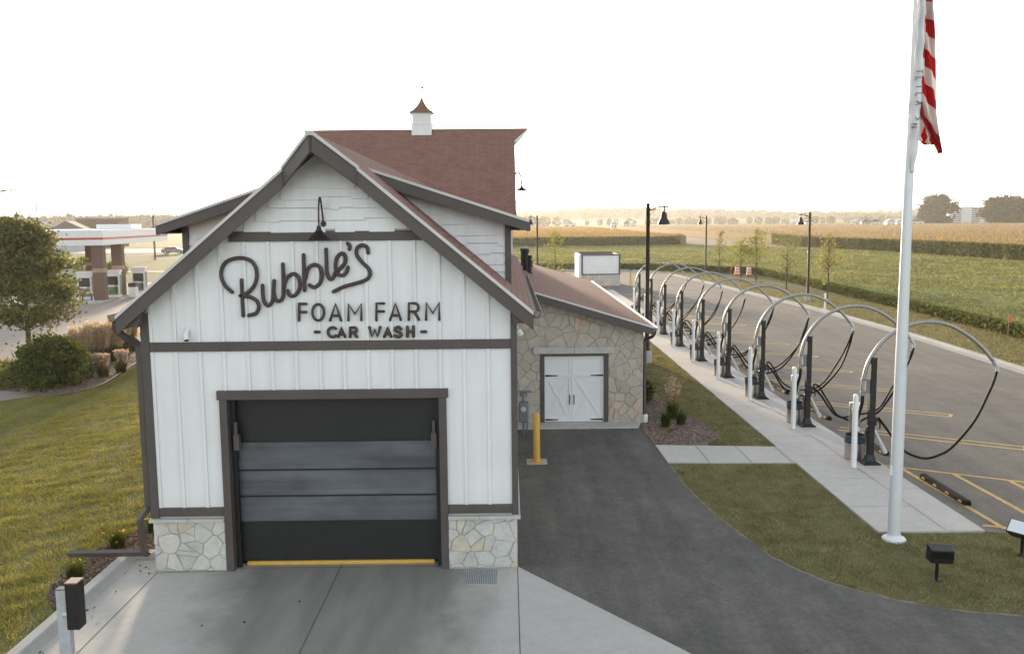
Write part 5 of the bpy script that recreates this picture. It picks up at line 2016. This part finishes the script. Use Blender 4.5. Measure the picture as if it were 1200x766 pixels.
ring = [(25.4, -6), (25.4, 28), (26, 40), (26.3, 50), (26.6, 60), (27, 70), (27.6, 83), (21, 91), (17.5, 95), (4, 97), (-28, 100)]
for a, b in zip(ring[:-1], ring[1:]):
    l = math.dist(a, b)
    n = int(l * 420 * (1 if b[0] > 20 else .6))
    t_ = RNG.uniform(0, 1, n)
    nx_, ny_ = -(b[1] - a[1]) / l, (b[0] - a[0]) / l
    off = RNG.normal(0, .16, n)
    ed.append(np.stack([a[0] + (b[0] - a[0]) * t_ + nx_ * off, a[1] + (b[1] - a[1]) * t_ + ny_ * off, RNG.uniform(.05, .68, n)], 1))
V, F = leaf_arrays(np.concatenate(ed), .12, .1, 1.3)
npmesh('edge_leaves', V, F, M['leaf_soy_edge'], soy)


def corn(name, label, poly, fronts, xcut=None):
    o = thing(name, label, 'corn field')
    o['kind'] = 'stuff'
    mb = MB()
    a_ = sum(poly[i][0] * poly[(i + 1) % len(poly)][1] - poly[(i + 1) % len(poly)][0] * poly[i][1] for i in range(len(poly)))
    pp = poly if a_ > 0 else poly[::-1]
    mb.prism([(x, y, 0) for x, y in pp], (0, 0, 2.3))
    mb.build('crop_mass', M['corn_top'], o)
    st, tp = [], []
    for a, b, dens in fronts:
        l = math.dist(a, b)
        n = int(l * dens)
        t_ = RNG.uniform(0, 1, n)
        nx_, ny_ = -(b[1] - a[1]) / l, (b[0] - a[0]) / l
        off = RNG.uniform(-.45, .12, n)
        st.append(np.stack([a[0] + (b[0] - a[0]) * t_ + nx_ * off, a[1] + (b[1] - a[1]) * t_ + ny_ * off, np.zeros(n)], 1))
    S = np.concatenate(st)
    n = len(S)
    # arching leaves at every height of the standing stalks
    pts = np.repeat(S, 7, 0)
    hz_ = RNG.uniform(.1, 2.5, len(pts))
    pts[:, 2] = hz_
    pts[:, :2] += RNG.normal(0, .16, (len(pts), 2))
    V1, F1 = leaf_arrays(pts, .16, -.2, 4.2)
    npmesh('leaves', V1, F1, M['leaf_corn'], o)
    T = scatter(poly, 120000)
    d = np.hypot(T[:, 0] - CAM.x, T[:, 1] - CAM.y)
    T = T[RNG.uniform(0, 1, len(T)) < np.clip((150 / d) ** 1.6, .05, 1)]
    T[:, 2] = 2.2
    d = np.hypot(T[:, 0] - CAM.x, T[:, 1] - CAM.y)
    V2, F2 = blade_arrays(T, .55, .10 * np.clip(d.mean() / 120, 1, 2.5), .25)
    S2 = S.copy()
    S2[:, 2] = 2.3
    V3, F3 = blade_arrays(S2, .5, .07, .25)
    V2, F2 = join_arrays((V2, F2), (V3, F3))
    npmesh('tassels', V2, F2, M['tassel'], o)
    return o


corn('corn_field', 'tall corn block with tan tassels on the right beyond the soybeans', [(62, 40), (62.5, 100), (61, 122), (58.5, 136), (56.5, 158), (62, 195), (66, 520), (330, 520), (330, 40)],
     [((62, 46), (62.5, 100), 45), ((62.5, 100), (61, 122), 45), ((61, 122), (58.5, 136), 40), ((58.5, 136), (56.5, 158), 36), ((56.5, 158), (62, 195), 22)])
corn('corn_field', 'tall corn block with tan tassels straight behind the white enclosure', [(-26, 175.5), (36, 176), (40, 186), (45, 420), (45, 520), (-40, 520)],
     [((-26, 175.5), (36, 176), 32), ((36, 176), (41, 200), 26)])

# ------------------------------------------------------------------ left background: filling station, meadow, town
ca = R(-7)
gs = thing('gas_station_canopy', 'white fuel station canopy with red stripe on brown brick columns', 'canopy', (-31.45, 55, 0), R(7))
cn = MB().box(-26, 0, 0, 20, 4.42, 5.62)
cnp = cn.build('canopy_deck', M['canopy_white'], gs, bevel=.02)
rs = MB().box(-26.01, .012, -.012, 0, 4.86, 5.03).box(0, .014, 0, 20, 4.86, 5.03)
rs.build('red_stripe', M['red_stripe'], cnp)
MB().box(-4.2, -1.2, 12, 15.5, 5.62, 6.05).build('rooftop_unit', M['white_plastic'], cnp, bevel=.05)
for (x, y) in ((-.62, .8), (-.62, 5.7), (-5.4, .8), (-10.5, .8), (-5.4, 14)):
    c = MB().box(x - .42, x + .42, y - .42, y + .42, 0, 4.42).build('column', M['brick_brown'], gs, bevel=.01)
    MB().box(x - .428, x + .428, y - .428, y + .428, 2.30, 2.62).build('tan_band', M['tan_band'], c)
MB().box(-20, -.1, -1.6, 8, .0, .13).build('pump_island', M['kerb'], gs, bevel=.02)


def pump(label, loc, rz, pm):
    o = thing('fuel_pump', label, 'fuel pump', loc, rz, 'fuel pumps under the canopy')
    MB().box(-.55, .55, -.32, .32, .13, 2.15).build('pump_body', M['canopy_white'], o, bevel=.03)
    MB().box(-.60, .60, -.36, .36, 2.15, 2.36).build('pump_top', M['canopy_white'], o, bevel=.03)
    MB().box(.551, .565, -.26, .26, .35, 1.95).build('side_graphic', M[pm], o)
    MB().box(-.40, .40, -.333, -.321, .35, 1.0).build('front_graphic', M[pm], o)
    MB().box(-.42, .42, -.335, -.321, 1.15, 1.85).build('display_panel', M['dark_glass'], o)
    MB().tube(smooth_path([(.30, -.33, 1.5), (.36, -.45, 1.0), (.30, -.48, .6), (.20, -.36, .9), (.22, -.33, 1.3)], 4), .025, 6).build('fuel_hose', M['black_rubber'], o, smooth=True)
    return o


pump('white fuel pump on the left, beside the curved black guard pipe', (-33.6, 56.3, 0), R(7), 'car_grey')
pump('fuel pump with green side graphic between the two brick columns', (-32.2, 58.2, 0), R(7), 'green_panel')
pump('grey fuel pump on the right, just behind the right brick column', (-31.9, 62.6, 0), R(7), 'car_grey')
o = thing('pump_guard', 'bent black guard pipe in front of the left fuel pump', 'guard pipe', (-33.0, 55.1, 0))
MB().tube(smooth_path([(-.35, 0, 0), (-.35, 0, .55), (-.25, 0, .75), (.25, 0, .75), (.35, 0, .55), (.35, 0, 0)], 5), .055, 8).build('guard_pipe', M['black_metal'], o, smooth=True)
o = thing('trash_bin', 'small white topped bin beside the right brick column', 'trash bin', (-31.3, 59.8, 0))
MB().box(-.3, .3, -.3, .3, .0, .85).build('bin_body', M['canopy_white'], o, bevel=.03)
MB().box(-.32, .32, -.32, .32, .85, 1.2).build('bin_hood', M['black_metal'], o, bevel=.05)


def car(label, loc, rz, paint, cat='car', name='parked_car', tall=0.0):
    o = thing(name, label, cat, loc, rz, None)
    pr = [(-2.15, .35), (-2.2, .75), (-2.1, 1.0), (-1.6, 1.05), (-1.1, 1.45 + tall), (.6, 1.48 + tall), (1.25, 1.02), (2.0, .9), (2.2, .65), (2.18, .35)]
    MB().prism([(x, -.85, z) for x, z in pr], (0, 1.7, 0)).build('car_body', M[paint], o, bevel=.08)
    gl_ = MB().prism([(x, -.862, z) for x, z in [(-1.35, 1.08), (-1.02, 1.38 + tall), (.52, 1.41 + tall), (1.02, 1.08)]], (0, 1.724, 0))
    gl_.prism([(-2.0, -.7, 1.06), (-2.0, .7, 1.06), (-1.14, .66, 1.42 + tall), (-1.14, -.66, 1.42 + tall)], (-.06, 0, .06))
    gl_.build('windows', M['dark_glass'], o)
    for x in (-1.35, 1.35):
        for y in (-.80, .80):
            wl = MB().lathe([(.20, -.11), (.33, -.11), (.34, -.06), (.34, .06), (.33, .11), (.20, .11)], (x, y, .34), 16, Matrix.Rotation(R(90), 3, 'X')).build('wheel', M['black_rubber'], o)
            MB().lathe([(.19, -.115), (.19, .115)], (x, y, .34), 12, Matrix.Rotation(R(90), 3, 'X')).build('rim', M['galv'], wl)
    tl = MB()
    for y in (-.66, .66):
        tl.box(-2.215, -2.17, y - .13, y + .13, .72, .92)
    tl.build('tail_lights', M['red_stripe'], o)
    return o


car('white van with red rear panels parked beyond the canopy, seen from behind', (-50.5, 88, 0), R(75), 'car_white', 'van', 'parked_van', .25)
car('grey car parked left of the white van beyond the canopy', (-53.6, 88.5, 0), R(75), 'car_grey')
car('dark grey car parked broadside on the distant pale lot', (-68, 168, 0), R(4), 'car_grey')
for x, y, r_, h in ((-47.3, 86, 1.6, 2.6), (-45.0, 88, 1.3, 1.8), (-55.5, 85, 1.5, 2.0)):
    low_shrub({-47.3: 'loose green bush right of the white van', -45.0: 'low bush between the van and the left column', -55.5: 'bush in front of the grey car beyond the canopy'}[x], (x, y, 0), h, r_, 1800, M['leaf_young'], .16)
low_shrub('small dark bush behind the right fuel pump', (-29.5, 68, 0), 1.1, .8, 900, M['leaf_shrub'], .12)


def house(label, loc, rz, w_, d_, h_, rh, wallm, roofm, name='house', flat=False, windows=0, group=None):
    o = thing(name, label, 'building' if flat else 'house', loc, rz, group)
    MB().box(-w_ / 2, w_ / 2, -d_ / 2, d_ / 2, 0, h_).build('wall', M[wallm], o)
    if flat:
        MB().box(-w_ / 2 - .15, w_ / 2 + .15, -d_ / 2 - .15, d_ / 2 + .15, h_, h_ + rh).build('roof', M[roofm], o)
    else:
        MB().prism([(-w_ / 2 - .4, -d_ / 2 - .3, h_), (w_ / 2 + .4, -d_ / 2 - .3, h_), (0, -d_ / 2 - .3, h_ + rh)], (0, d_ + .6, 0)).build('roof', M[roofm], o)
    for k in range(windows):
        nrow = max(1, windows // 4) if windows > 6 else 1
        ncol = math.ceil(windows / nrow)
        i, j = k % ncol, k // ncol
        x = -w_ / 2 + w_ * (i + .5) / ncol
        z = h_ * (j + .3) / nrow
        MB().box(x - w_ / ncol * .22, x + w_ / ncol * .22, -d_ / 2 - .06, -d_ / 2 + .02, z, z + h_ / nrow * .45).build('window', M['dark_glass'], o)
    return o


house('brown flat roofed building with pale windows beyond the canopy', (-112, 235, 0), R(5), 11, 8, 7.3, .5, 'brick_brown', 'grey_roof', 'flat_roofed_building', True, 5)
house('dark roofed low house left of the brown building beyond the canopy', (-104, 200, 0), R(12), 9, 7, 4.6, 2.4, 'house_grey', 'grey_roof', 'house', False, 2)
house('pale low roof building far left beyond the canopy', (-132, 226, 0), R(5), 14, 9, 6.3, .7, 'house_cream', 'drip_metal', 'low_building', True, 3)

# small houses along the far edge of the corn
HG = 'small far houses along the edge of the fields'
for px, d_, w_, wm, lab in ((668, 620, 15, 'canopy_white', 'long pale shed far behind the annex vents'), (719, 560, 6, 'canopy_white', 'tiny white house directly above the white enclosure'), (734, 575, 7, 'house_cream', 'tiny cream house between enclosure and tall lamp post'), (741, 600, 6, 'canopy_white', 'tiny white house just left of the tall lamp post'),
                            (934, 560, 9, 'house_cream', 'tiny cream house left of the lamp post by the marker'), (946, 575, 9, 'house_cream', 'tiny cream house right behind the lamp post by the marker'), (1003, 600, 12, 'house_cream', 'pale house in the far town, leftmost of four'), (1012, 560, 8, 'house_grey', 'grey house in the far town, second from left'), (1022, 560, 9, 'house_cream', 'cream house in the far town, third from left'),
                            (1041, 520, 8, 'canopy_white', 'tall white house just left of the flagpole'), (1052, 530, 9, 'canopy_white', 'white house half hidden by the flagpole'), (1070, 560, 16, 'house_cream', 'pale long house between flagpole and the first big tree')):
    g_ = ground(px, 300)
    dr = (Vector((g_.x, g_.y)) - Vector((CAM.x, CAM.y))).normalized() * d_
    house(lab, (dr.x, CAM.y + dr.y, 0), R(random.uniform(-20, 20)), w_ * .55, 5, 3.6, 1.7, wm, 'house_grey' if random.random() < .5 else 'grey_roof', 'far_house', False, 2, HG)
house('large white apartment building with rows of windows behind the big trees', (318, 585, 0), R(-22), 44, 14, 11.5, .6, 'canopy_white', 'house_grey', 'apartment_building', True, 36)

BT = 'big field trees on the right horizon'
def big_tree(label, loc, h, rx, n, lf):
    return tree('field_tree', label, 'tree', loc, h, h * .14, rx, rx, 44, n, lf, M['leaf_far'], .6, rx * .17, BT, top=.7)


big_tree('round dark field tree right of the flagpole on the horizon', (256, 519, 0), 17.0, 11.0, 9000, 1.0)
big_tree('broad dark field tree near the right picture edge', (284, 500, 0), 15.6, 13.0, 9000, 1.0)
big_tree('paler field tree behind the broad tree at the far right', (312, 540, 0), 15.5, 11.5, 7000, 1.0)


def woods(name, label, specs, leaf):
    """far wood or tree line that reads as one mass"""
    P = []
    S = []
    for (x0, y0, x1, y1, n, h0, h1, wd_, hill) in specs:
        for k in range(n):
            t_ = RNG.uniform()
            x = x0 + (x1 - x0) * t_ + RNG.normal(0, wd_)
            y = y0 + (y1 - y0) * t_ + RNG.normal(0, wd_)
            h = RNG.uniform(h0, h1)
            r_ = h * RNG.uniform(.36, .55)
            m_ = 130
            q = RNG.normal(size=(m_, 3))
            q /= np.linalg.norm(q, axis=1)[:, None]
            q *= RNG.uniform(.5, 1, (m_, 1)) ** .5
            zc = hill_z(x, y)
            P.append(q * np.array([r_, r_, h * .5]) + np.array([x, y, h * .48 + zc]))
            S.append(np.full(m_, r_ * .40))
    V, F = leaf_arrays(np.concatenate(P), np.concatenate(S), .0, 1.2)
    o = npmesh(name, V, F, M['leaf_far'])
    tag(o, label, 'woods', kind='stuff')
    return o


def hill_z(x, y):
    if y < 1000:
        return 0.0
    k = min(1, (y - 1000) / 1000)
    k = k * k * (3 - 2 * k)
    return k * (7 + 11 * math.exp(-((x - 210) / 150) ** 2) + 9 * math.exp(-((x - 1150) / 330) ** 2) + 6.0 * math.exp(-((x + 900) / 450) ** 2) + 2.5 * math.sin(x * .006) + 1.5 * math.sin(x * .015 + 1))


gx = np.linspace(-2500, 2500, 181)
gy = np.linspace(1000, 2380, 36)
V = np.array([(x, y, hill_z(x, y) - .02) for y in gy for x in gx])
idx = np.arange(len(gy) * len(gx)).reshape(len(gy), len(gx))
F = np.stack([idx[:-1, :-1], idx[:-1, 1:], idx[1:, 1:], idx[1:, :-1]], -1).reshape(-1, 4)
struct(npmesh('hills', V, F, M['field'], smooth=True))
woods('far_woods', 'hazy tree line beyond the fuel station on the left', [(-700, 620, -120, 760, 900, 10, 14.5, 16, 0), (-120, 760, 20, 1000, 160, 8, 12, 20, 0), (-900, 560, -700, 620, 200, 10, 14, 14, 0)], 1)
woods('far_woods', 'hazy wooded rises along the horizon in the middle and right', [(20, 1650, 560, 1750, 420, 10, 17, 90, 0), (560, 1500, 1000, 1550, 240, 8, 13, 80, 0), (240, 1050, 700, 980, 110, 5, 9, 40, 0), (700, 1800, 1900, 1650, 420, 9, 15, 110, 0), (-900, 2100, 2000, 2150, 520, 10, 16, 90, 0), (90, 1000, 250, 1040, 40, 5, 9, 30, 0)], 1)

# utility poles and a street light on the left
for lab, loc, h in (('thin wooden utility pole standing above the left part of the canopy', (-78.5, 136, 0), 10.0), ('thin wooden utility pole above the right end of the canopy', (-60, 138, 0), 9.2)):
    o = thing('utility_pole', lab, 'utility pole', loc, 0, 'wooden utility poles beyond the fuel station')
    MB().tube([(0, 0, -.2), (0, 0, h)], [.17, .11], 8).build('pole', M['bark'], o, smooth=True)
    MB().box(-.9, .9, -.06, .06, h - .55, h - .42).build('crossarm', M['bark'], o)
o = thing('street_light', 'arm of a street light reaching in at the left picture edge', 'street light', (-36.2, 49, 0))
MB().tube(smooth_path([(0, 0, 0), (0, 0, 5), (0, 0, 7.9), (.15, 0, 8.25), (.6, 0, 8.45), (1.3, 0, 8.5)], 5), .07, 8).build('pole', M['lamp_bronze'], o, smooth=True)
MB().box(1.1, 1.9, -.16, .16, 8.42, 8.54).build('lamp_head', M['lamp_bronze'], o, bevel=.03)
